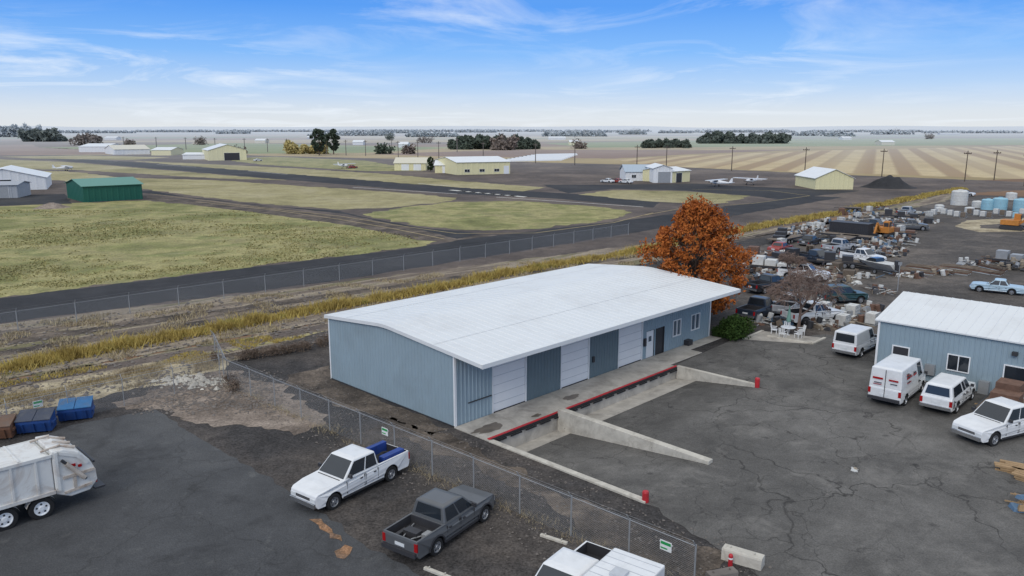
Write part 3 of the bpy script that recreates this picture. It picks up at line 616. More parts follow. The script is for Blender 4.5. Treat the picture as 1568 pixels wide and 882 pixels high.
def suv(p,hd,c): return vehicle('suv',p,hd,c,kind='suv',wb=2.8,fo=.85,ro=.95,Wd=1.85,Ht=1.75,r=.37,cab=(.95,-2.3,.3,-2.1),windows=[(.05,.32),(.35,.62),(.66,.94)],zb=1.1)
suv(W(1290,463),(W(1330,460)-W(1262,462)).normalized(),TEAL)
pk(W(1163,484),(W(1195,470)-W(1135,492)).normalized(),NAVY,zb=1.13)
vehicle('classic_car',W(1524,448),(W(1494,442)-W(1556,448)).normalized(),LBL,kind='car',wb=2.9,fo=.85,ro=1.15,Wd=1.8,Ht=1.46,r=.33,cab=(.75,-1.25,.15,-.8),zb=.93,zh=.86,gc=.28)
rj=random.Random(3)
for u,v,c2,hd in((1322,402,WHT,-E2),(1208,478,SLV,E1),(1246,493,WHT,E1),(1250,404,NAVY,-E2),(1388,330,SLV,E1),(1178,446,BLK,E1),(1285,385,SLV,E1),(1340,352,BLK,-E2),(1395,352,GRY,-E2),(1232,428,WHT,-E2)):
    pk(W(u,v),(hd+Vector((rj.uniform(-.5,.5),rj.uniform(-.5,.5),0))).normalized(),c2)
for u,v,c2,hd in((1195,386,REDP,E1),(1478,300,WHT,-E2),(930,280,WHT,E2),(945,280,REDP,E2),(958,281,WHT,E2),(540,258,REDP,E1),(395,247,WHT,E1),(1240,375,BLK,E1)):
    vehicle('parked_car',W(u,v),hd,c2,kind='car',wb=2.7,fo=.85,ro=1.0,Wd=1.8,Ht=1.45,r=.33,cab=(.8,-1.3,.2,-.9),zb=.95,zh=.85,gc=.25)
def garbage_truck():
    r_=W(66,795); left=-E2
    c=r_-left*1.15; e=empty('garbage_truck',c,heading=-E1); mw=e.matrix_world
    m_g=M('truck_white',(.68,.68,.66),.5,var=.08,ns=1,dirt=(.30,.21,.15),da=.7); m_gr=M('stained_steel',(.5,.44,.38),.6,var=.25,ns=3,dirt=(.2,.1,.05),da=.8)
    b=MB()
    b.prism([(-.6,1.05),(5.2,1.05),(5.2,2.75),(4.9,2.9),(-.4,2.9),(-.6,2.8)],-1.2,1.2,0)
    b.obj('body',[m_g],e,mw,bevel=.06)
    b=MB(); hp=[(-.62,3.02),(-1.1,2.98),(-1.7,2.7),(-2.1,2.2),(-2.3,1.7),(-2.35,1.15),(-2.0,.75),(-1.2,.7),(-.62,1.0)]
    b.prism(hp[::-1],-1.25,1.25,0); b.obj('hopper',[m_g],e,mw,bevel=.05)
    d=MB()
    for x in(0,.95,1.9,2.85,3.8,4.75):
        for s in(-1,1): d.box(x,x+.09,*sorted((s*1.2,s*1.26)),1.1,2.85,0)
    for s in(-1,1):
        y0,y1=sorted((s*1.251,s*1.31))
        d.prism([(-.7,1.1),(-.7,2.95),(-.82,2.95),(-.82,1.1)],y0,y1,0)
        d.prism([(-.9,2.95),(-1.65,2.62),(-2.05,2.1),(-1.93,2.05),(-1.56,2.5),(-.9,2.8)],y0,y1,0)
        d.prism([(-.95,1.6),(-2.25,1.65),(-2.25,1.78),(-.95,1.73)],y0,y1,1)
        d.prism([(-.95,.9),(-2.1,1.0),(-2.1,1.12),(-.95,1.02)],y0,y1,1)
        d.prism([(-1.35,1.1),(-1.35,1.6),(-1.47,1.6),(-1.47,1.1)],y0,y1,1)
        d.tube((-.95,s*1.36,2.55),(-1.85,s*1.36,1.4),.07,.07,3); d.tube((-1.1,s*1.36,2.35),(-1.8,s*1.36,1.45),.1,.1,1)
        d.box(-1.75,-1.6,y0,y1,2.0,2.12,2); d.box(-2.35,-2.25,*sorted((s*.95,s*1.15)),1.0,1.25,2); d.box(-1.5,-1.25,y0,y1,2.1,2.22,2)
        d.box(-.6,5.2,*sorted((s*1.2,s*1.29)),1.05,1.2,0); d.box(-.6,5.2,*sorted((s*1.2,s*1.27)),2.76,2.9,0)
        d.tube((-.3,s*.8,2.98),(-1.1,s*.8,3.08),.05,.05,1)
    d.box(-2.37,-2.2,-1.05,1.05,1.2,1.6,1); d.tube((-2.3,-1.1,2.0),(-2.3,1.1,2.0),.06,.06,3); d.box(-2.65,-2.2,-1.2,1.2,.68,.76,3)
    for x in(.6,2.2,3.8): d.box(x,x+.08,-1.19,1.19,2.9,2.95,0)
    for y in(-.7,0,.7): d.tube((-1.0,y,3.0),(-1.7,y,2.78),.07,.07,1)
    d.box(-1.5,7.6,-.45,.45,.75,1.05,3)
    for x in(2.3,3.2): d.box(x,x+.7,-1.15,-.7,.55,1.0,3); d.box(x,x+.7,.7,1.15,.55,1.0,3)
    d.obj('frame_and_ribs',[m_g,m_gr,m_tail,m_dark],e,mw,bevel=0)
    cb=MB(); cb.prism([(5.6,.6),(7.6,.6),(7.65,1.5),(7.35,2.65),(5.6,2.7)],-1.2,1.2,0); cb.obj('cab',[m_g],e,mw,bevel=.08)
    g=MB()
    for s in(-1,1): g.prism([(6.1,1.6),(7.35,1.6),(7.15,2.4),(6.1,2.4)],*sorted((s*1.2,s*1.212)),0)
    g.quad((7.66,-1.05,1.6),(7.66,1.05,1.6),(7.42,1.0,2.5),(7.42,-1.0,2.5),0); g.obj('cab_glass',[m_glass],e,mw)
    w=MB()
    for x in(0,1.42,6.4):
        for s in(-1,1): wheel(w,x,s*1.05,.52,.32,s)
    w.obj('wheels',[m_tire,m_white,m_dark],e,mw)
    q=MB()
    for s in(-1,1):
        for x in(0,1.42):
            for k in range(8):
                a0,a1=math.pi*(.1+.8*k/8),math.pi*(.1+.8*(k+1)/8); R=.62; y0,y1=s*.85,s*1.25
                q.quad((x+R*math.cos(a0),y0,.52+R*math.sin(a0)),(x+R*math.cos(a1),y0,.52+R*math.sin(a1)),(x+R*math.cos(a1),y1,.52+R*math.sin(a1)),(x+R*math.cos(a0),y1,.52+R*math.sin(a0)))
    q.obj('mudguards',[m_g],e,mw,recalc=False)
garbage_truck()
def trailer(p,hd,L=5,Wd=2.1,zt=2.3):
    e=empty('enclosed_trailer',p,heading=hd); mw=e.matrix_world
    b=MB(); b.box(-L/2,L/2,-Wd/2,Wd/2,.55,zt); b.obj('box',[WHT],e,mw,bevel=.06)
    d=MB()
    for i in range(7):
        x=-L/2+.3+i*(L-.6)/6; d.box(x-.015,x+.015,-Wd/2+.05,Wd/2-.05,zt,zt+.012,1)
    d.box(L/2,L/2+1.0,-.06,.06,.45,.55,0); d.box(-L/2,L/2,-Wd/2-.03,-Wd/2,.5,.62,0); d.box(-L/2,L/2,Wd/2,Wd/2+.03,.5,.62,0); d.box(-.25,.25,-.25,.25,zt+.002,zt+.12,1)
    d.obj('frame',[m_dark,m_seam],e,mw)
    w=MB()
    for x in(-.4,.45):
        for s in(-1,1): wheel(w,x,s*(Wd/2+.02),.34,.2,s)
    w.obj('wheels',[m_tire,m_rim,m_dark],e,mw)
trailer(W(948,880,2.2).xy.to_3d(),-HWP,3.0,2.0,2.2)
def dumpster(px,hd,lid,bc=(.02,.07,.25)):
    e=empty('dumpster',W(*px),heading=hd); mw=e.matrix_world
    m_b=M('dumpster_paint',bc,.5,var=.15,dirt=(.05,.05,.06),da=.5); m_l=M('dumpster_lid',lid,.6,dirt=(.12,.12,.12),da=.5)
    L=1.75
    b=MB(); b.prism([(-.6,.12),(.4,.12),(.6,.7),(.6,.85),(-.6,1.12)] ,-L/2,L/2,0); b.obj('bin',[m_b],e,mw,bevel=.02)
    d=MB()
    for s in(-1,1):
        d.add([(-.63,s*.02,1.14),(.65,s*.02,.87),(.65,s*(L/2+.02),.87),(-.63,s*(L/2+.02),1.14),(-.63,s*.02,1.18),(.65,s*.02,.91),(.65,s*(L/2+.02),.91),(-.63,s*(L/2+.02),1.18)],[(0,1,2,3),(4,7,6,5),(0,4,5,1),(1,5,6,2),(2,6,7,3),(3,7,4,0)],1)
        d.box(-.4,.4,*sorted((s*L/2,s*(L/2+.1))),.5,.62,0)
        for x in(-.5,.3): d.box(x,x+.12,*sorted((s*(L/2-.2),s*(L/2-.1))),.0,.13,2)
    for y in(-.55,0,.55): d.add([(.42,y-.04,.15),(.42,y+.04,.15),(.62,y+.04,.7),(.62,y-.04,.7),(.48,y-.04,.15),(.48,y+.04,.15),(.68,y+.04,.7),(.68,y-.04,.7)],[(0,1,2,3),(4,7,6,5),(0,4,5,1),(1,5,6,2),(2,6,7,3),(3,7,4,0)],0)
    d.obj('lid_and_ribs',[m_b,m_l,m_dark],e,mw)
dumpster((57,661),Vector((.28,-.96,0)),(.05,.06,.09)); dumpster((118,642),Vector((.36,-.93,0)),(.03,.14,.32)); dumpster((-4,672),Vector((.28,-.96,0)),(.15,.09,.06),(.2,.1,.06))
def mk_mesh():
    t=NT('chain_link'); uv=t.n('ShaderNodeUVMap').outputs[0]; sp=t.n('ShaderNodeSeparateXYZ'); t.l(uv,sp.inputs[0])
    a=t.math('ADD',sp.outputs[0],sp.outputs[1]); b=t.math('SUBTRACT',sp.outputs[0],sp.outputs[1])
    f=[]
    for q in(a,b):
        fr=t.math('FRACT',t.math('DIVIDE',q,.09)); f.append(t.math('LESS_THAN',fr,.10))
    al=t.math('MAXIMUM',f[0],f[1]); t.l(al,t.b.inputs['Alpha'])
    return t.fin((.34,.35,.36),.5,.3)
m_mesh=mk_mesh()
def fence(p0,p1,h=1.9,step=3.0,n='chain_link_fence',barb=True,pr=.035):
    d=p1-p0;L=d.length;d=d/L; m=MB(); k=max(1,round(L/step))
    for i in range(k+1):
        p=p0+d*(L*i/k); m.tube(p,p+Vector((0,0,h+.05)),pr,pr,0,6)
        if barb: m.tube(p+Vector((0,0,h)),p+Vector((.22*d.y,-.22*d.x,h+.3)),pr*.6,pr*.6,0,5)
    m.tube(p0+Vector((0,0,h)),p1+Vector((0,0,h)),.016,.016,0,5)
    if barb:
        for q in(.12,.3): m.tube(p0+Vector((q*.7*d.y,-q*.7*d.x,h+q)),p1+Vector((q*.7*d.y,-q*.7*d.x,h+q)),.005,.005,0,3)
    i0=len(m.f); m.quad(p0+Vector((0,0,.05)),p1+Vector((0,0,.05)),p1+Vector((0,0,h)),p0+Vector((0,0,h)),1)
    o=m.obj(n,[m_galv,m_mesh],recalc=False); uv=o.data.uv_layers.new(name='UVMap')
    pl=o.data.polygons[i0]
    for li,c in zip(pl.loop_indices,((0,0),(L,0),(L,h),(0,h))): uv.data[li].uv=c
    return o
FA=W(350,592); FB=W(1062,905)
fence(FA,FB,1.85); fence(W(338,588),W(-200,716),1.8,3.0,pr=.026)
fence(W(330,546),W(350,592),1.8,3)
fence(W(-300,560),W(962,360),1.8,4.5,barb=True,pr=.04)
m_sign=M('sign_white',(.75,.77,.75),.5,var=.05); m_sg=M('sign_green',(.02,.3,.08),.5)
def sign(p,d,z=1.2):
    e=empty('fence_sign',p,heading=d); b=MB(); b.box(-.25,.25,-.07,-.05,z,z+.4,0); b.box(-.22,.22,-.075,-.071,z+.24,z+.36,1); b.box(-.22,.08,-.075,-.071,z+.06,z+.12,1)
    b.tube((-.3,-.04,z+.3),(.3,-.04,z+.3),.012,.012,0,4); b.obj('plate',[m_sign,m_sg],e,e.matrix_world)
fd=(FB-FA).normalized(); FL=(FB-FA).length
sign(FA+fd*FL*.48,fd); sign(FA+fd*FL*.965,fd); ld=(W(338,588)-W(-200,716)).normalized(); sign(W(62,653),ld)
m_pole=M('pole_wood',(.10,.075,.055),.9,haze=True)
def pole(u,v,h=10,k=None):
    p=W(u,v); k=k or max(.16,p.length*.0006); m=MB(); m.tube(p,p+Vector((0,0,h)),k,k*.7,0,6)
    m.box(p.x-1.2,p.x+1.2,p.y-k*.6,p.y+k*.6,p.z+h-1.1,p.z+h-.85,0)
    for x in(-1.1,-.4,.4,1.1): m.box(p.x+x-.08,p.x+x+.08,p.y-.08,p.y+.08,h-.85,h-.6,0)
    m.obj('utility_pole',[m_pole])
for u,v in((1232,266),(1477,278),(1522,276),(975,257),(1020,259),(880,253),(672,244),(560,239),(500,236),(440,234),(375,232),(330,231),(285,229),(240,228),(610,242),(740,246),(820,250),(1120,262),(1350,271),(600,232),(700,233),(1568,285),(410,233),(530,238),(640,243),(190,227)):
    pole(u,v,10)
m=MB(); p=W(1374,447); m.tube(p,p+Vector((0,0,3.2)),.05,.04,0,6); m.box(p.x-.2,p.x+.2,p.y-.03,p.y+.03,2.9,3.2,0); m.obj('sign_post',[m_galv])
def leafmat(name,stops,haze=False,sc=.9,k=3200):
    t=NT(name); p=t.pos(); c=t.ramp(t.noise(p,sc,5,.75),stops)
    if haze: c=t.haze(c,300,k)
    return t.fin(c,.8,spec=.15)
m_bark=M('bark',(.13,.10,.08),.95,var=.3,ns=6)
def leaves(name,cent,spread,size,n,mat,flat=.8,parent=None,m=None,zmin=None,pw=.45):
    cent=np.array(cent);K=len(cent); idx=RNG.integers(0,K,n)
    sp=np.array(spread)
    d=RNG.normal(size=(n,3)); d/=np.linalg.norm(d,axis=1)[:,None]; rr=RNG.random(n)**pw
    P=cent[idx]+d*(rr[:,None])*sp[idx][:,None]*np.array([1,1,flat])
    a=RNG.normal(size=(n,3)); a/=np.linalg.norm(a,axis=1)[:,None]; b=np.cross(a,RNG.normal(size=(n,3))); b/=np.linalg.norm(b,axis=1)[:,None]
    s=size*(.5+RNG.random(n))[:,None]
    V=np.concatenate([P-a*s,P+b*s*.55,P+a*s,P-b*s*.55],1).reshape(-1,3)
    if zmin is not None: V[:,2]=np.maximum(V[:,2],zmin)
    me=bpy.data.meshes.new(name); F=np.arange(n*4).reshape(-1,4)
    me.from_pydata(V.tolist(),[],F.tolist()); me.materials.append(mat)
    o=bpy.data.objects.new(name,me); COL.objects.link(o)
    if parent: o.parent=parent
    return o
def tree(name,loc,h,cr,mat,n=16000,K=70,leaf=.2,base=.18,seed=1,shape=None,csz=.2,bark=None,pw=.45):
    rs=random.Random(seed); e=empty(name,Vector((0,0,0))); m=MB(); C=[];SPd=[]
    pts=[loc+Vector((rs.uniform(-.15,.15)*i*.4,rs.uniform(-.15,.15)*i*.4,h*.8*i/6)) for i in range(7)]
    for i in range(6): m.tube(pts[i],pts[i+1],h*.028*(1-i/7),h*.028*(1-(i+1)/7),0,8)
    for k in range(K):
        z=base+(1-base)*((k+.5)/K); f=(z-base)/(1-base)
        prof=shape(f) if shape else math.sin(math.pi*min(1,(f*.88+.12)))**.6
        t=k*2.4+rs.uniform(-.5,.5); r=cr*prof*math.sqrt(rs.uniform(.1,1.0))*rs.uniform(.85,1.15)
        q=loc+Vector((math.cos(t)*r,math.sin(t)*r,h*z*rs.uniform(.92,1.0))); C.append(tuple(q)); SPd.append(cr*csz*rs.uniform(.6,1.5))
        b=pts[min(6,max(1,int((z*.75)*6)))]; mid=b.lerp(q,.5)+Vector((0,0,-.03*h))
        m.tube(b,mid,h*.008,h*.005,0,5,False); m.tube(mid,q,h*.005,h*.0015,0,5,False)
        for j in range(3):
            q2=q+Vector((rs.gauss(0,1),rs.gauss(0,1),rs.gauss(0,.7)))*cr*csz; m.tube(mid.lerp(q,.6),q2,h*.002,h*.0008,0,3,False)
    m.obj('trunk_and_limbs',[bark or m_bark],e); leaves('crown',C,SPd,leaf,n,mat,.8,e,pw=pw)
    return e
m_org=leafmat('autumn_leaves',[(.3,(.13,.032,.014)),(.42,(.31,.085,.023)),(.55,(.48,.155,.035)),(.68,(.22,.052,.017)),(.8,(.40,.125,.028))],sc=1.1)
tree('autumn_tree',W(1060,488),10.9,4.6,m_org,30000,160,.13,.12,3,shape=lambda f:(.6+.4*math.sin(math.pi*min(1,f*1.3+.1)) if f<.45 else max(.10,1-((f-.45)/.60)**1.45)),csz=.18,pw=.6)
m_dgr=leafmat('evergreen',[(.3,(.015,.03,.012)),(.6,(.035,.06,.022)),(.8,(.06,.09,.03))],True)
m_brn=leafmat('bare_brush',[(.3,(.11,.08,.062)),(.6,(.20,.15,.115)),(.8,(.28,.22,.17))],True)
m_far=leafmat('far_trees',[(.3,(.20,.26,.29)),(.6,(.28,.33,.35)),(.8,(.34,.38,.40))],True,k=2600)  # leaf colours already paled blue-grey, extra distance haze painted in
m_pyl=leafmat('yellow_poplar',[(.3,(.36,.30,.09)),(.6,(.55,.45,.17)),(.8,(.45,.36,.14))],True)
m_shr=leafmat('shrub_green',[(.3,(.02,.045,.012)),(.6,(.05,.09,.02)),(.8,(.08,.13,.03))],sc=2)
m_twig=M('twig_bark',(.21,.15,.125),.95,var=.3,ns=6)
def bare_tree(name,loc,h,seed):
    rs=random.Random(seed); m=MB()
    def br(p,d,L,r,lv):
        q=p+d*L; m.tube(p,q,max(r,.014),max(r*.65,.012),0,5 if lv>2 else 3,False)
        if lv==0: return
        for i in range(rs.choice([3,4,4]) if lv>1 else 3):
            dd=(d+Vector((rs.gauss(0,.5),rs.gauss(0,.5),rs.gauss(-.02,.25))))
            if lv<=2: dd.z-=.5
            dd.normalize(); br(p.lerp(q,rs.uniform(.5,1)),dd,L*rs.uniform(.62,.86),r*.62,lv-1)
    br(loc,Vector((.05,0,1)),h*.36,.15,6); m.obj(name,[m_twig],recalc=False)
bare_tree('bare_tree',W(1222,506),6.4,5); bare_tree('bare_tree',W(1208,430),3.6,8)
def bush(name,p,r,h,mat,n,leaf=.07,seed=0):
    rs=random.Random(seed+int(p.x*10)); C=[];Sd=[]
    for k in range(14):
        t=rs.uniform(0,6.28); q=rs.uniform(0,.65)*r; C.append((p.x+math.cos(t)*q,p.y+math.sin(t)*q,h*rs.uniform(.25,.75))); Sd.append(r*.45)
    return leaves(name,C,Sd,leaf,n,mat,min(1,h/r),None,zmin=.02)
bush('evergreen_shrub',W(1121,519),1.7,1.7,m_shr,7000,.09)
bush('evergreen_shrub',W(1098,516),.6,1.2,m_shr,1500,.08)
for u,v in((330,553),(372,552),(384,549),(395,548),(408,546),(420,545),(433,543),(445,540),(458,538),(470,536),(490,531),(360,600),(352,590),(505,527)):
    bush('tumbleweed',W(u,v),.8,.75,m_brn,800,.045)
tree('pine_tree',W(489,238),17,5.5,m_dgr,3500,40,.8,.2,8); tree('pine_tree',W(511,236),17,5,m_dgr,3500,40,.8,.2,9)
tree('pine_tree',W(659,262),6,1.6,m_dgr,900,20,.4,.1,11)
def mass(name,u0,u1,v,hgt,mat,n,dep=25,leaf=1.6,seed=1):
    rs=random.Random(seed); a=W(u0,v);b=W(u1,v); C=[];Sd=[]; L=(b-a).length; K=max(8,int(L/5))
    for k in range(K):
        f=(k+.5)/K; p=a.lerp(b,f); hh=hgt*(.75+.35*noise.noise(Vector((f*K*.4,seed*5,0)))+rs.uniform(-.12,.12))*(1 if .04<f<.96 else .6)
        for j in range(4): C.append((p.x+rs.uniform(-2,2),p.y+rs.uniform(0,dep),hh*(.15+.22*j)*1.0)); Sd.append(hh*.28+.8)
    leaves(name,C,Sd,leaf,n,mat,1.0,None,zmin=0)
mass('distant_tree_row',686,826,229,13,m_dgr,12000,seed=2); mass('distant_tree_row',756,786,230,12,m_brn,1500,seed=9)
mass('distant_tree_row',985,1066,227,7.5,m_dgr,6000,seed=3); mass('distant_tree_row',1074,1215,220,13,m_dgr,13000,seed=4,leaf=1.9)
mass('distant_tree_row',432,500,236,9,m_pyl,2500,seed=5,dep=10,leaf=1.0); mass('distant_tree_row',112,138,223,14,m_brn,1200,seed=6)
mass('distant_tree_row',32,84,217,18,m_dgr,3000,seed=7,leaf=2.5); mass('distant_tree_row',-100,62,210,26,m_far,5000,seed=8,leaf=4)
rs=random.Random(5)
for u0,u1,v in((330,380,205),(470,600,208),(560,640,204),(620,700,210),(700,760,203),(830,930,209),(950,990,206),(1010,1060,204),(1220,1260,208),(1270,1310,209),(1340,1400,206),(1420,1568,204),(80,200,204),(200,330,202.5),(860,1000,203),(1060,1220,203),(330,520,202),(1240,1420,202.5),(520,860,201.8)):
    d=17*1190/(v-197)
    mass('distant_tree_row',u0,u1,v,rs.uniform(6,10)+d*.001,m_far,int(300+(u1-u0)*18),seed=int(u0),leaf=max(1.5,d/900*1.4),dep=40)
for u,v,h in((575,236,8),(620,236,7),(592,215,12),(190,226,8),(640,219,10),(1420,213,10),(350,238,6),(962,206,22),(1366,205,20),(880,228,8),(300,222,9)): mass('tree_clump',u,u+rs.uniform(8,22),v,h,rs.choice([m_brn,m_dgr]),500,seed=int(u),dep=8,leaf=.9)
mb=MB(); n=80
for i in range(n):
    x0=-14000+28000*i/n;x1=-14000+28000*(i+1)/n; hz=lambda x:40+90*max(0,noise.noise(Vector((x*.0003,4,0)))+.25)
    mb.quad((x0,17000,-5),(x1,17000,-5),(x1,17600,hz(x1)),(x0,17600,hz(x0)))
mb.obj('hills',[m_farm],smooth=True,recalc=False)
m_reed=leafmat('golden_reeds',[(.3,(.15,.11,.04)),(.43,(.34,.25,.075)),(.55,(.50,.385,.12)),(.66,(.22,.22,.06)),(.8,(.42,.33,.14))],False,.5)
def blades(name,fn,n,hh,w,mat,lean=.35):
    V=[];F=[]
    for i in range(n):
        p,s=fn(); h=hh*random.uniform(.5,1.15)*s; t=random.uniform(0,6.28); ww=w*random.uniform(.6,1.4)*max(1,p.length/60)
        dx,dy=math.cos(t)*ww,math.sin(t)*ww; lx,ly=random.gauss(0,lean)*h,random.gauss(0,lean)*h; k=len(V)
        V+= [(p.x-dx,p.y-dy,0.02),(p.x+dx,p.y+dy,0.02),(p.x+lx,p.y+ly,h)]; F.append((k,k+1,k+2))
    me=bpy.data.meshes.new(name); me.from_pydata(V,[],F); me.materials.append(mat); o=bpy.data.objects.new(name,me); COL.objects.link(o)
R0=W(-120,590);R1=W(1475,290)
def rf():
    f=random.random()**1.5; p=R0.lerp(R1,f); s=.5+.6*(noise.noise(p*.12)*.5+.5)+.6*noise.noise(p*.5)
    off=random.gauss(0,.62)+1.0*noise.noise(p*.06); return p+E2*off,max(.2,s)
blades('ditch_reeds',rf,38000,.9,.04,m_reed,.45)
m_dry=leafmat('dry_tufts',[(.3,(.24,.18,.11)),(.6,(.44,.37,.24)),(.8,(.34,.29,.18))],False,.5)
m_tus=leafmat('field_tussocks',[(.3,(.16,.15,.06)),(.5,(.28,.25,.11)),(.7,(.42,.36,.19))],False,.3)
def tf(l0,l1,u0,u1,jit):
    def f():
        while True:
            u=random.uniform(u0,u1); q=random.random(); v=(l0[0]+(l1[0]-l0[0])*q)+((l0[1]+(l1[1]-l0[1])*q)-(l0[0]+(l1[0]-l0[0])*q))*u/507
            p=W(u,v)
            if noise.noise(p*.35)>jit: return p,.5+.5*random.random()
    return f
blades('dry_grass_tufts',tf((603,510),(642,525),-150,335,-.1),9000,.45,.025,m_dry)
blades('verge_weeds',tf((500,438),(588,495),-150,980,.12),14000,.38,.04,m_dry)
blades('bank_weeds',tf((588,494),(620,508),-150,505,.12),5000,.3,.03,m_reed)
def gf():
    while True:
        u=random.uniform(-120,640); v=random.uniform(322,455)
        if v<455-.115*u-3 and v>318+max(0,(u-340))*.15:
            p=W(u,v)
            if noise.noise(p*.05)+.8*noise.noise(p*.3)+.6*random.random()>.35: return p,.4+.6*random.random()
blades('field_tussocks',gf,16000,.24,.06,m_tus,.6)
def ff():
    p=FA+fd*FL*random.random()+Vector((fd.y,-fd.x,0))*random.gauss(0,.35); return p,.6 if noise.noise(p*.7)>0 else .25
blades('fence_weeds',ff,3500,.4,.016,m_dry,.5)
m_stone=M('stones',(.17,.15,.135),.9,var=.4,ns=.5)
def stones(name,fn,n,s0,s1,mat):
    m=MB()
    for i in range(n):
        p=fn(); s=random.uniform(s0,s1)*random.random()**.5+.01; r=[s*random.uniform(.6,1.2) for _ in range(6)]
        t=random.uniform(0,3.1);c,sn=math.cos(t),math.sin(t)
        vs=[(p.x+c*r[0],p.y+sn*r[0],.05+s*.2),(p.x-sn*r[1],p.y+c*r[1],.05+s*.1),(p.x-c*r[2],p.y-sn*r[2],.05+s*.2),(p.x+sn*r[3],p.y-c*r[3],.05+s*.1),(p.x,p.y,.05+r[4]*.8),(p.x,p.y,0)]
        m.add(vs,[(0,1,4),(1,2,4),(2,3,4),(3,0,4),(1,0,5),(2,1,5),(3,2,5),(0,3,5)])
    m.obj(name,[mat],recalc=False)
stones('gravel_stones',lambda:S(random.uniform(-7,-.6),random.uniform(-20,14)),1600,.03,.09,m_stone)
stones('gravel_stones',lambda:W(random.uniform(200,440),random.uniform(568,640)).lerp(W(300,590),.3*random.random()),1600,.04,.16,m_stone)
stones('rubble_pile',lambda:W(random.gauss(295,26),random.gauss(586,5)),200,.1,.35,m_concl)
stones('lot_debris',lambda:W(random.uniform(760,1560),random.uniform(560,880)),120,.02,.06,m_stone)
stones('verge_stones',lambda:tf((500,438),(640,520),-100,505,-.5)()[0],2200,.06,.24,m_stone)
# ---------------- yard objects ----------------
def boxy(name,p,hd,fn):
    e=empty(name,p,heading=hd); return e,e.matrix_world
def pallets(p,hd,k,mat):
    e,mw=boxy('pallet_stack',p,hd,0); m=MB()
    for i in range(k):
        z=i*.15
        for y in(-.5,-.03,.42): m.box(-.6,.6,y,y+.09,z,z+.09)
        for x in range(6): m.box(-.6+x*.21,-.6+x*.21+.15,-.5,.51,z+.092,z+.12)
    m.obj('boards',[mat],e,mw,recalc=False)
def tote(p,hd,c):
    e,mw=boxy('liquid_tote',p,hd,0); m=MB(); m.box(-.55,.55,-.45,.45,.15,1.1,0); m.lathe((0,0,1.1),(0,0,1),[(.15,0),(.15,.06),(0,.06)],0,10)
    m.obj('tank',[c],e,mw,bevel=.06); g=MB()
    for x in(-.57,-.2,.2,.55):
        for y in(-.47,.45): g.box(x,x+.03,y,y+.03,.12,1.13)
    for z in(.3,.6,.9,1.1):
        for y in(-.49,.46): g.box(-.58,.59,y,y+.02,z,z+.03)
    g.box(-.6,.6,-.5,.5,0,.12); g.obj('cage',[m_galv],e,mw)
def tank(p,r,h,mat,name='storage_tank'):
    m=MB(); m.lathe(p,(0,0,1),[(r*1.02,0),(r*1.02,.08),(r,.1),(r,h*.3),(r*1.02,h*.31),(r*1.02,h*.33),(r,h*.34),(r,h*.63),(r*1.02,h*.64),(r*1.02,h*.66),(r,h*.67),(r,h*.9),(r*.8,h*.97),(r*.3,h),(r*.3,h*1.04),(0,h*1.05)],0,24); m.obj(name,[mat],smooth=False)
def flatbed(p,hd,L=6,load=None):
    e,mw=boxy('flatbed_trailer',p,hd,0); m=MB(); m.box(-L/2,L/2,-1.15,1.15,.75,.88,1); m.box(-L/2,L/2,-1.2,-1.12,.65,.9,0); m.box(-L/2,L/2,1.12,1.2,.65,.9,0); m.box(L/2,L/2+1.2,-.06,.06,.6,.72,0)
    for i in range(3):
        if load: m.box(-L/2+.3+i*L/3.2,-L/2+.3+i*L/3.2+1.3,-.9+.2*i,.8,.881,1.2+.35*((i*7)%3),2)
    m.obj('deck',[m_dark,m_wood2,load or m_galv],e,mw); w=MB()
    for x in(-.9,0):
        for s in(-1,1): wheel(w,x,s*.98,.38,.22,s)
    w.obj('wheels',[m_tire,m_rim,m_dark],e,mw)
def container(p,hd,c,L=6.0,h=2.5,name='cargo_trailer'):
    e,mw=boxy(name,p,hd,0); m=MB(); zf=lambda x,y:h-.12
    corr_wall(m,(-L/2,-1.2,0),(L/2,-1.2,0),zf,0,.28,.04,z0=.45); corr_wall(m,(-L/2,1.2,0),(L/2,1.2,0),zf,0,.28,.04,z0=.45,nsign=-1)
    corr_wall(m,(-L/2,-1.2,0),(-L/2,1.2,0),zf,0,.28,.04,z0=.45,nsign=-1); corr_wall(m,(L/2,-1.2,0),(L/2,1.2,0),zf,0,.28,.04,z0=.45)
    m.box(-L/2-.05,L/2+.05,-1.25,1.25,h-.12,h,0); m.box(-L/2-.05,L/2+.05,-1.25,1.25,0.32,.45,0); m.box(L/2+.05,L/2+1.2,-.05,.05,.35,.43,0)
    m.obj('shell',[c],e,mw,recalc=False); w=MB()
    for x in(-.5,.4):
        for s in(-1,1): wheel(w,x,s*1.28,.34,.2,s)
    w.obj('wheels',[m_tire,m_rim,m_dark],e,mw)
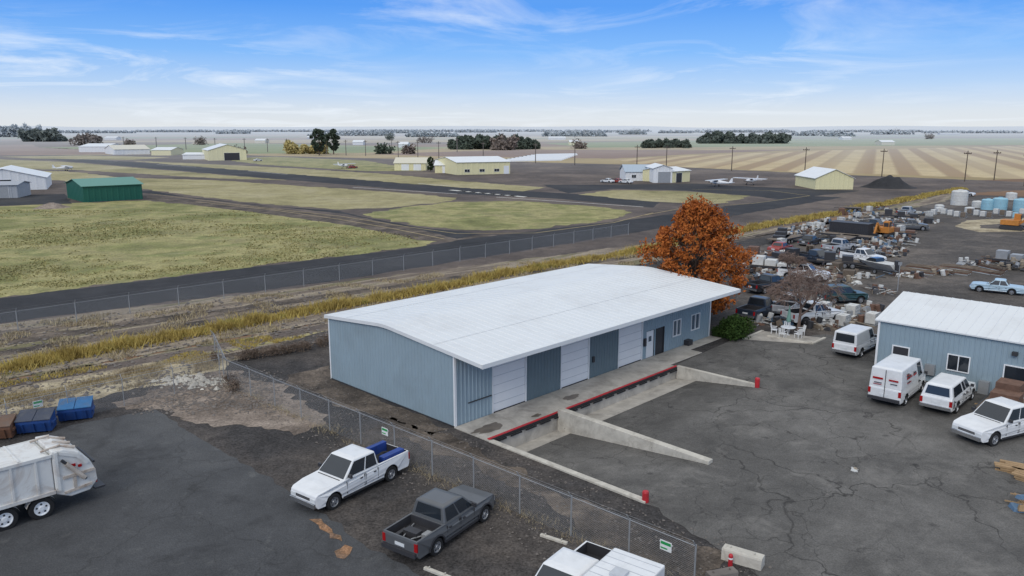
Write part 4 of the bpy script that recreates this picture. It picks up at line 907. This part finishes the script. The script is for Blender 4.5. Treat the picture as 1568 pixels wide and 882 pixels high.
def junk(name,p,r,h,mats,seed,n=26):
    rs=random.Random(seed); m=MB()
    for i in range(n):
        t=rs.uniform(0,6.28); q=r*math.sqrt(rs.random()); c=Vector((p.x+math.cos(t)*q,p.y+math.sin(t)*q,rs.uniform(.1,h)*(1-q/r*.7)))
        a=rs.uniform(0,3.14); k=rs.random()
        if k<.5:
            L=min(r,rs.uniform(.4,1.5)); d=Vector((math.cos(a),math.sin(a),rs.uniform(-.2,.3)))*L; s=c-d; s.z=max(.05,s.z); m.tube(s,c+d,.04,.04,rs.randrange(len(mats)),4)
        elif k<.85:
            lx,ly,lz=[min(r*.6,x) for x in (rs.uniform(.12,.5),rs.uniform(.1,.35),rs.uniform(.05,.25))]; M4=Matrix.Translation(c)@Matrix.Rotation(a,4,'Z')@Matrix.Rotation(rs.uniform(-.4,.4),4,'X')
            vs=[M4@Vector((x*lx,y*ly,z*lz)) for x,y,z in((-1,-1,-1),(1,-1,-1),(1,1,-1),(-1,1,-1),(-.7,-.8,1),(.8,-.7,1),(.8,.7,1),(-.8,.8,.8))]
            m.add(vs,[(0,3,2,1),(4,5,6,7),(0,1,5,4),(1,2,6,5),(2,3,7,6),(3,0,4,7)],rs.randrange(len(mats)))
        else: m.lathe((c.x,c.y,max(0,c.z-.4)),(rs.uniform(-.3,.3),0,1),[(0,0),(.25,0),(.25,.7),(0,.7)],rs.randrange(len(mats)),12)
    m.obj(name,mats)
cA=M('faded_blue',(.10,.17,.26),.6,var=.2); cC=M('faded_white',(.6,.6,.58),.6,var=.15,dirt=(.3,.27,.22)); cD=M('faded_tan',(.30,.25,.19),.8,var=.3); cE=M('sky_blue_plastic',(.28,.5,.60),.5,var=.1,dirt=(.3,.4,.45)); cF=M('safety_orange',(.50,.2,.04),.6,var=.2)
JM=[m_galv,m_steelbr,m_steelbr,m_wood2,m_dark,m_dark,cC,cC,cC,cD,m_wood2,cA]
rs=random.Random(11)
KEEP=[W(a,b) for a,b in((1322,402),(1250,404),(1195,386),(1285,385),(1240,375),(1178,446),(1340,352),(1395,352),(1302,363),(1232,428),(1342,417))]
for i in range(165):
    v=rs.uniform(320,425); u=rs.uniform(1140+max(0,(385-v))*2.6,1440 if v<345 else (1385 if v<395 else 1330))
    p=W(u,v)
    if any((p-k).length<3.6 for k in KEEP): continue
    r=rs.random(); hd=Matrix.Rotation(rs.choice([0,1.57])+rs.uniform(-.4,.4),3,'Z')@E1
    if r<.66: junk('scrap_pile',p,rs.uniform(1.0,2.6),rs.uniform(.4,1.1),JM,i,26)
    elif r<.72: pallets(p,hd,rs.randint(2,7),m_wood2)
    elif r<.80: tote(p,hd,cC)
    elif r<.94: flatbed(p,hd,rs.uniform(4,8),rs.choice([None,None,cC,m_steelbr,m_dark]))
    else: tank(p,rs.uniform(.4,.8),rs.uniform(.9,1.5),rs.choice([cC,m_steelbr,m_dark]))
for i in range(13):
    u=1365+i*13; v=412+((i*5)%4)*2; p=W(u,v); m=MB(); q=Matrix.Rotation(rs.uniform(-.5,.5),3,'Z')@(E2*.9+E1*.25)
    for k in range(9): s=p+E1*(k*.22-1)+Vector((0,0,.1+.12*(k%3))); m.tube(s-q*2.2,s+q*2.2,.06,.06,k%3,5)
    m.obj('pipe_stack',[m_galv,m_steelbr,m_wood2])
for u,v in((1160,430),(1150,412),(1215,462),(1240,470),(1260,488),(1285,480),(1300,492),(1320,487),(1330,474),(1190,466),(1275,500),(1345,447),(1380,423),(1145,395),(1230,480),(1262,425),(1290,432),(1205,450),(1190,425),(1400,425),(1440,420),(1490,405),(1520,400),(1255,500),(1180,495)):
    junk('scrap_pile',W(u,v),rs.uniform(.9,1.8),rs.uniform(.4,.9),JM,u,26)
for u,v in((1262,480),(1290,500),(1305,484),(1335,497),(1243,487)): tote(W(u,v),E1,cC)
container(W(1302,363),-E2,m_dark,6,2.4)
for u,v,c3,r,h in((1468,314,cC,1.7,3.4),(1497,318,cC,1.2,1.5),(1512,321,cE,1.3,2.3),(1530,322,cE,1.4,2.7),(1562,324,cE,1.4,2.7),(1548,306,cC,1.2,1.8),(1484,326,cC,.9,1.2),(1438,322,cC,.9,1.2)): tank(W(u,v),r,h,c3)
for i in range(13): tote(W(1445+i*10,328+((i*5)%4)*2),E1,rs.choice([cC,cC,cE,m_wood2]))
def excavator(p,hd,c):
    e,mw=boxy('excavator',p,hd,0); m=MB()
    for s in(-1,1): m.prism([(-1.6,.1),(1.6,.1),(1.85,.45),(1.6,.8),(-1.6,.8),(-1.85,.45)],*sorted((s*.7,s*1.2)),1)
    m.box(-1.7,1.0,-1.1,1.1,.9,1.7,0); m.prism([(.0,1.7),(1.0,1.7),(.9,2.7),(.0,2.75)],.2,1.1,0); m.prism([(.1,1.9),(1.02,1.9),(.93,2.6),(.1,2.6)],1.1,1.11,1); m.box(1.0,1.01,.3,1.0,1.9,2.5,1)
    m.prism([(.9,1.3),(1.3,1.2),(2.6,2.3),(2.3,2.6)],-.35,-.05,0); m.prism([(2.3,2.6),(2.6,2.3),(3.5,1.0),(3.2,.9)],-.32,-.08,0); m.prism([(3.1,1.0),(3.6,1.0),(3.5,.2),(2.8,.1),(2.8,.4)],-.6,.2,1)
    m.obj('machine',[c,m_dark],e,mw,bevel=.0)
excavator(W(1550,352),-E2,cF); excavator(W(1352,364),-E1,cF)
flatbed(W(1556,408),E2,5,m_galv); junk('scrap_pile',W(1552,412),1.8,1.6,[m_galv,m_dark,cD],77,40)
def boat(p,hd):
    e,mw=boxy('boat_on_trailer',p,hd,0); m=MB(); st=[(-2.6,1.0,.5),(-1,1.1,.45),(.8,1.0,.5),(2.0,.6,.75),(2.9,.05,1.1)]
    vs=[]
    for x,w,z in st: vs+=[(x,-w,1.35),(x,0,z),(x,w,1.35)]
    fs=[]
    for i in range(4): k=i*3; fs+=[(k,k+3,k+4,k+1),(k+1,k+4,k+5,k+2),(k,k+2,k+5,k+3)]
    fs+=[(0,1,2)]; m.add(vs,fs,0); m.prism([(-.4,1.35),(1.2,1.35),(.6,1.8),(-.3,1.8)],-.7,.7,1); m.box(-2.9,-2.5,-.2,.2,.7,1.8,2); m.box(-2.2,3.6,-.06,.06,.35,.45,2)
    m.obj('hull',[cC,m_glass,m_dark],e,mw); w=MB(); [wheel(w,-.6,s*1.0,.3,.2,s) for s in(-1,1)]; w.obj('wheels',[m_tire,m_rim,m_dark],e,mw)
boat(W(1342,417),E2*.8+E1*.3)
flatbed(W(1537,640),E1,3.6,m_steelbr)
def block(p,hd,L,w,h,mat,name,cham=.06):
    e=empty(name,p,heading=hd); m=MB(); m.prism([(-w/2,0),(w/2,0),(w/2*.85,h*.85),(w/2*.7,h),(-w/2*.7,h),(-w/2*.85,h*.85)],-L/2,L/2); m.box(-.05,.05,-L*.3,-L*.3+.04,h,h+.08); m.box(-.05,.05,L*.3,L*.3+.04,h,h+.08); m.obj('block',[mat],e,e.matrix_world,bevel=.03)
block(W(1137,862),Vector((.55,.84,0)),1.6,.58,.52,m_concl,'concrete_block')
block(W(1105,885),Vector((-.3,.95,0)),1.2,.5,.3,m_stone,'concrete_block')
block(W(848,828),Vector((.55,.84,0)),1.3,.18,.14,m_concl,'wheel_stop')
block(W(670,880),Vector((.55,.84,0)),1.3,.18,.14,m_concl,'wheel_stop')
m=MB(); p=W(1118,868); m.lathe(p,(0,0,1),[(.09,0),(.09,.5),(.06,.55),(0,.56)],0,14); m.lathe(p,(0,0,1),[(.095,.35),(.095,.42),(.0951,.42)],1,14); m.obj('red_bollard',[m_red,m_white])
def lumber(p,hd,k,L=2.2):
    e=empty('lumber_stack',p,heading=hd); m=MB(); rs=random.Random(k)
    for z in range(3):
        for i in range(4): o=rs.uniform(-.3,.3); m.box(-L/2+o,L/2+o,-.5+i*.24,-.5+i*.24+.2,z*.12,z*.12+.1)
    m.obj('boards',[m_wood],e,e.matrix_world,bevel=0)
lumber(W(1556,722),Vector((.8,-.5,0)),1,1.4); lumber(W(1572,735),Vector((.6,-.8,0)),2,1.2)
junk('scrap_pile',W(1578,780),.7,.8,[cA,cC,m_wood],5,14); junk('scrap_pile',W(1545,636),1.2,.9,[m_steelbr,m_wood,m_dark],6,16)
junk('litter',W(1310,722),.18,.08,[cC,cD],8,5)
junk('scrap_pile',W(1473,592),1.0,.9,[m_dark,cC,m_galv],9,14); junk('scrap_pile',W(1400,572),.7,.9,[m_dark,m_galv,cA],10,10)
pq=[W(1138,521),W(1168,508),W(1263,519),W(1243,528)]; sheet('patio_slab',[q for q in pq],17,m_conc,0,world=True)
def kerb(a,b):
    e=empty('kerb',a.lerp(b,.5),heading=(b-a)); m=MB(); L=(b-a).length; m.box(-L/2,L/2,-.12,.12,0,.16); m.obj('stone',[m_concl],e,e.matrix_world,bevel=.02)
kerb(pq[0],pq[1]); kerb(pq[3],pq[2]); kerb(W(1175,516),pq[3])
def chair(p,hd):
    e=empty('patio_chair',p,heading=hd); m=MB(); m.box(-.24,.24,-.24,.24,.4,.44)
    for x in(-.22,.18):
        for y in(-.22,.18): m.box(x,x+.04,y,y+.04,0,.4)
    for y in(-.22,-.08,.06,.18): m.add([(-.22,y,.44),(-.18,y,.44),(-.18,y+.08,.44),(-.22,y+.08,.44),(-.32,y,.92),(-.28,y,.92),(-.28,y+.08,.92),(-.32,y+.08,.92)],[(4,5,6,7),(0,1,5,4),(1,2,6,5),(2,3,7,6),(3,0,4,7)])
    for y in(-.26,.22): m.box(-.24,.2,y,y+.04,.62,.66)
    m.obj('seat',[m_white],e,e.matrix_world)
tp=W(1206,514)
e=empty('patio_table',tp); m=MB(); m.lathe((0,0,.72),(0,0,1),[(0,0),(.6,0),(.6,.04),(0,.04)],0,20); m.tube((0,0,0),(0,0,.72),.05,.05,0); m.lathe((0,0,0),(0,0,1),[(.3,0),(.3,.06),(0,.08)],0,14); m.obj('top',[m_white],e,e.matrix_world)
e=empty('closed_umbrella',tp); m=MB(); m.tube((0,0,.76),(0,0,2.6),.025,.02,1); m.lathe((0,0,1.2),(0,0,1),[(.16,0),(.2,.15),(.12,.8),(.04,1.35),(0,1.4)],0,8); m.obj('canopy',[M('faded_green_cloth',(.16,.3,.26),.9),m_white],e,e.matrix_world)
for a in(0,1.3,2.7,4,5.2): d=Vector((math.cos(a),math.sin(a),0)); chair(tp+d*1.1,-d)
def plane(u,v,hd,c,k=1):
    e=empty('light_aircraft',W(u,v),heading=hd); mw=e.matrix_world; m=MB()
    m.lathe((-4.2*k,0,1.25),(1,0,.02),[(.08,0),(.22,1),(.42,2.6),(.62,3.8),(.62,5.2),(.5,6.2),(.4,7.0),(.1,7.3)],0,12)
    m.box(.2,1.7,-5.4,5.4,1.95,2.1,0); m.box(-4.2,-3.4,-1.7,1.7,1.35,1.42,0); m.prism([(-4.3,1.4),(-3.1,1.4),(-3.9,2.7),(-4.4,2.7)],-.05,.05,0); m.prism([(.0,1.5),(1.6,1.5),(1.2,1.94),(.3,1.94)],-.58,.58,1)
    for s in(-1,1): m.tube((.9,s*.4,1.0),(.7,s*1.2,.3),.05,.05,2,5); m.lathe((.7,s*1.2,.22),(0,1,0),[(0,-.08),(.22,-.08),(.22,.08),(0,.08)],2,12); m.tube((.9,s*.55,1.0),(.9,s*2.8,1.95),.04,.04,0,5)
    m.tube((2.6,0,1.0),(2.6,0,.25),.05,.05,2,5); m.box(3.1,3.16,-.9,.9,1.2,1.35,2)
    m.obj('airframe',[c,m_glass,m_dark],e,mw)
m_ac=M('aircraft_white',(.74,.75,.77),.35,haze=True)
for u,v,hd in((1101,286,E2),(1150,283,-E1),(99,262,E1),(526,258,-E2)): plane(u,v,hd,m_ac)
# ---------------- sky, light, camera ----------------
w=bpy.data.worlds.new('World'); bpy.context.scene.world=w; w.use_nodes=True; T=w.node_tree; T.nodes.clear()
class WT(NT):
    def __init__(s): s.t=T
t=WT(); out=t.n('ShaderNodeOutputWorld'); bg=t.n('ShaderNodeBackground'); t.l(bg.outputs[0],out.inputs[0])
SUN_EL=math.radians(35); SUN_AZ=math.radians(205)
sky=t.n('ShaderNodeTexSky',sky_type='NISHITA'); sky.sun_disc=False; sky.sun_elevation=SUN_EL; sky.sun_rotation=SUN_AZ
tc=t.n('ShaderNodeTexCoord').outputs['Generated']; sp=t.n('ShaderNodeSeparateXYZ'); t.l(tc,sp.inputs[0]); z=sp.outputs[2]
grad=t.ramp(z,[(0,(.74,.77,.80)),(.02,(.66,.73,.82)),(.05,(.42,.60,.88)),(.09,(.18,.44,.91)),(.145,(.06,.29,.85)),(.30,(.28,.44,.75)),(.55,(.80,.84,.88)),(1,(.88,.90,.92))])
nsk=t.mix(1.0,sky.outputs[0],(.12,.12,.12),'MULTIPLY')
base=t.mix(.9,nsk,grad)
zz=t.math('ADD',t.math('MAXIMUM',z,0),.07)
cx=t.math('DIVIDE',sp.outputs[0],zz); cy=t.math('DIVIDE',sp.outputs[1],zz)
cmb=t.n('ShaderNodeCombineXYZ'); t.l(t.math('MULTIPLY',cx,.5),cmb.inputs[0]); t.l(t.math('MULTIPLY',cy,.45),cmb.inputs[1])
mp=t.n('ShaderNodeMapping'); mp.inputs['Rotation'].default_value=(0,0,.3); mp.inputs['Location'].default_value=(11.2,5.3,0); t.l(cmb.outputs[0],mp.inputs['Vector'])
n1=t.noise(mp.outputs[0],1.5,9,.62,.8); n2=t.noise(mp.outputs[0],.42,3,.5)
cl=t.math('MULTIPLY',t.mr(n1,.47,.74,0,1),t.mr(n2,.40,.60,0,1),clamp=True)
final=t.mix(t.math('MULTIPLY',cl,.85),base,(.82,.88,.95))
t.l(final,bg.inputs[0]); bg.inputs[1].default_value=1.08
sl=bpy.data.lights.new('sun','SUN'); sl.energy=1.15; sl.angle=math.radians(25); sl.color=(1,.96,.9); so=bpy.data.objects.new('sun',sl); COL.objects.link(so)
d=Vector((math.sin(SUN_AZ)*math.cos(SUN_EL),math.cos(SUN_AZ)*math.cos(SUN_EL),math.sin(SUN_EL))); so.rotation_euler=d.to_track_quat('Z','Y').to_euler()
cam=bpy.data.cameras.new('camera'); co=bpy.data.objects.new('camera',cam); COL.objects.link(co); cam.sensor_width=36; cam.lens=36*FP/1568; cam.clip_end=60000; cam.clip_start=.5
co.location=(0,0,HC); co.rotation_euler=(math.radians(90)-PITCH,0,0); bpy.context.scene.camera=co
sc=bpy.context.scene; sc.view_settings.view_transform='Standard'; sc.view_settings.look='None'; sc.view_settings.exposure=0
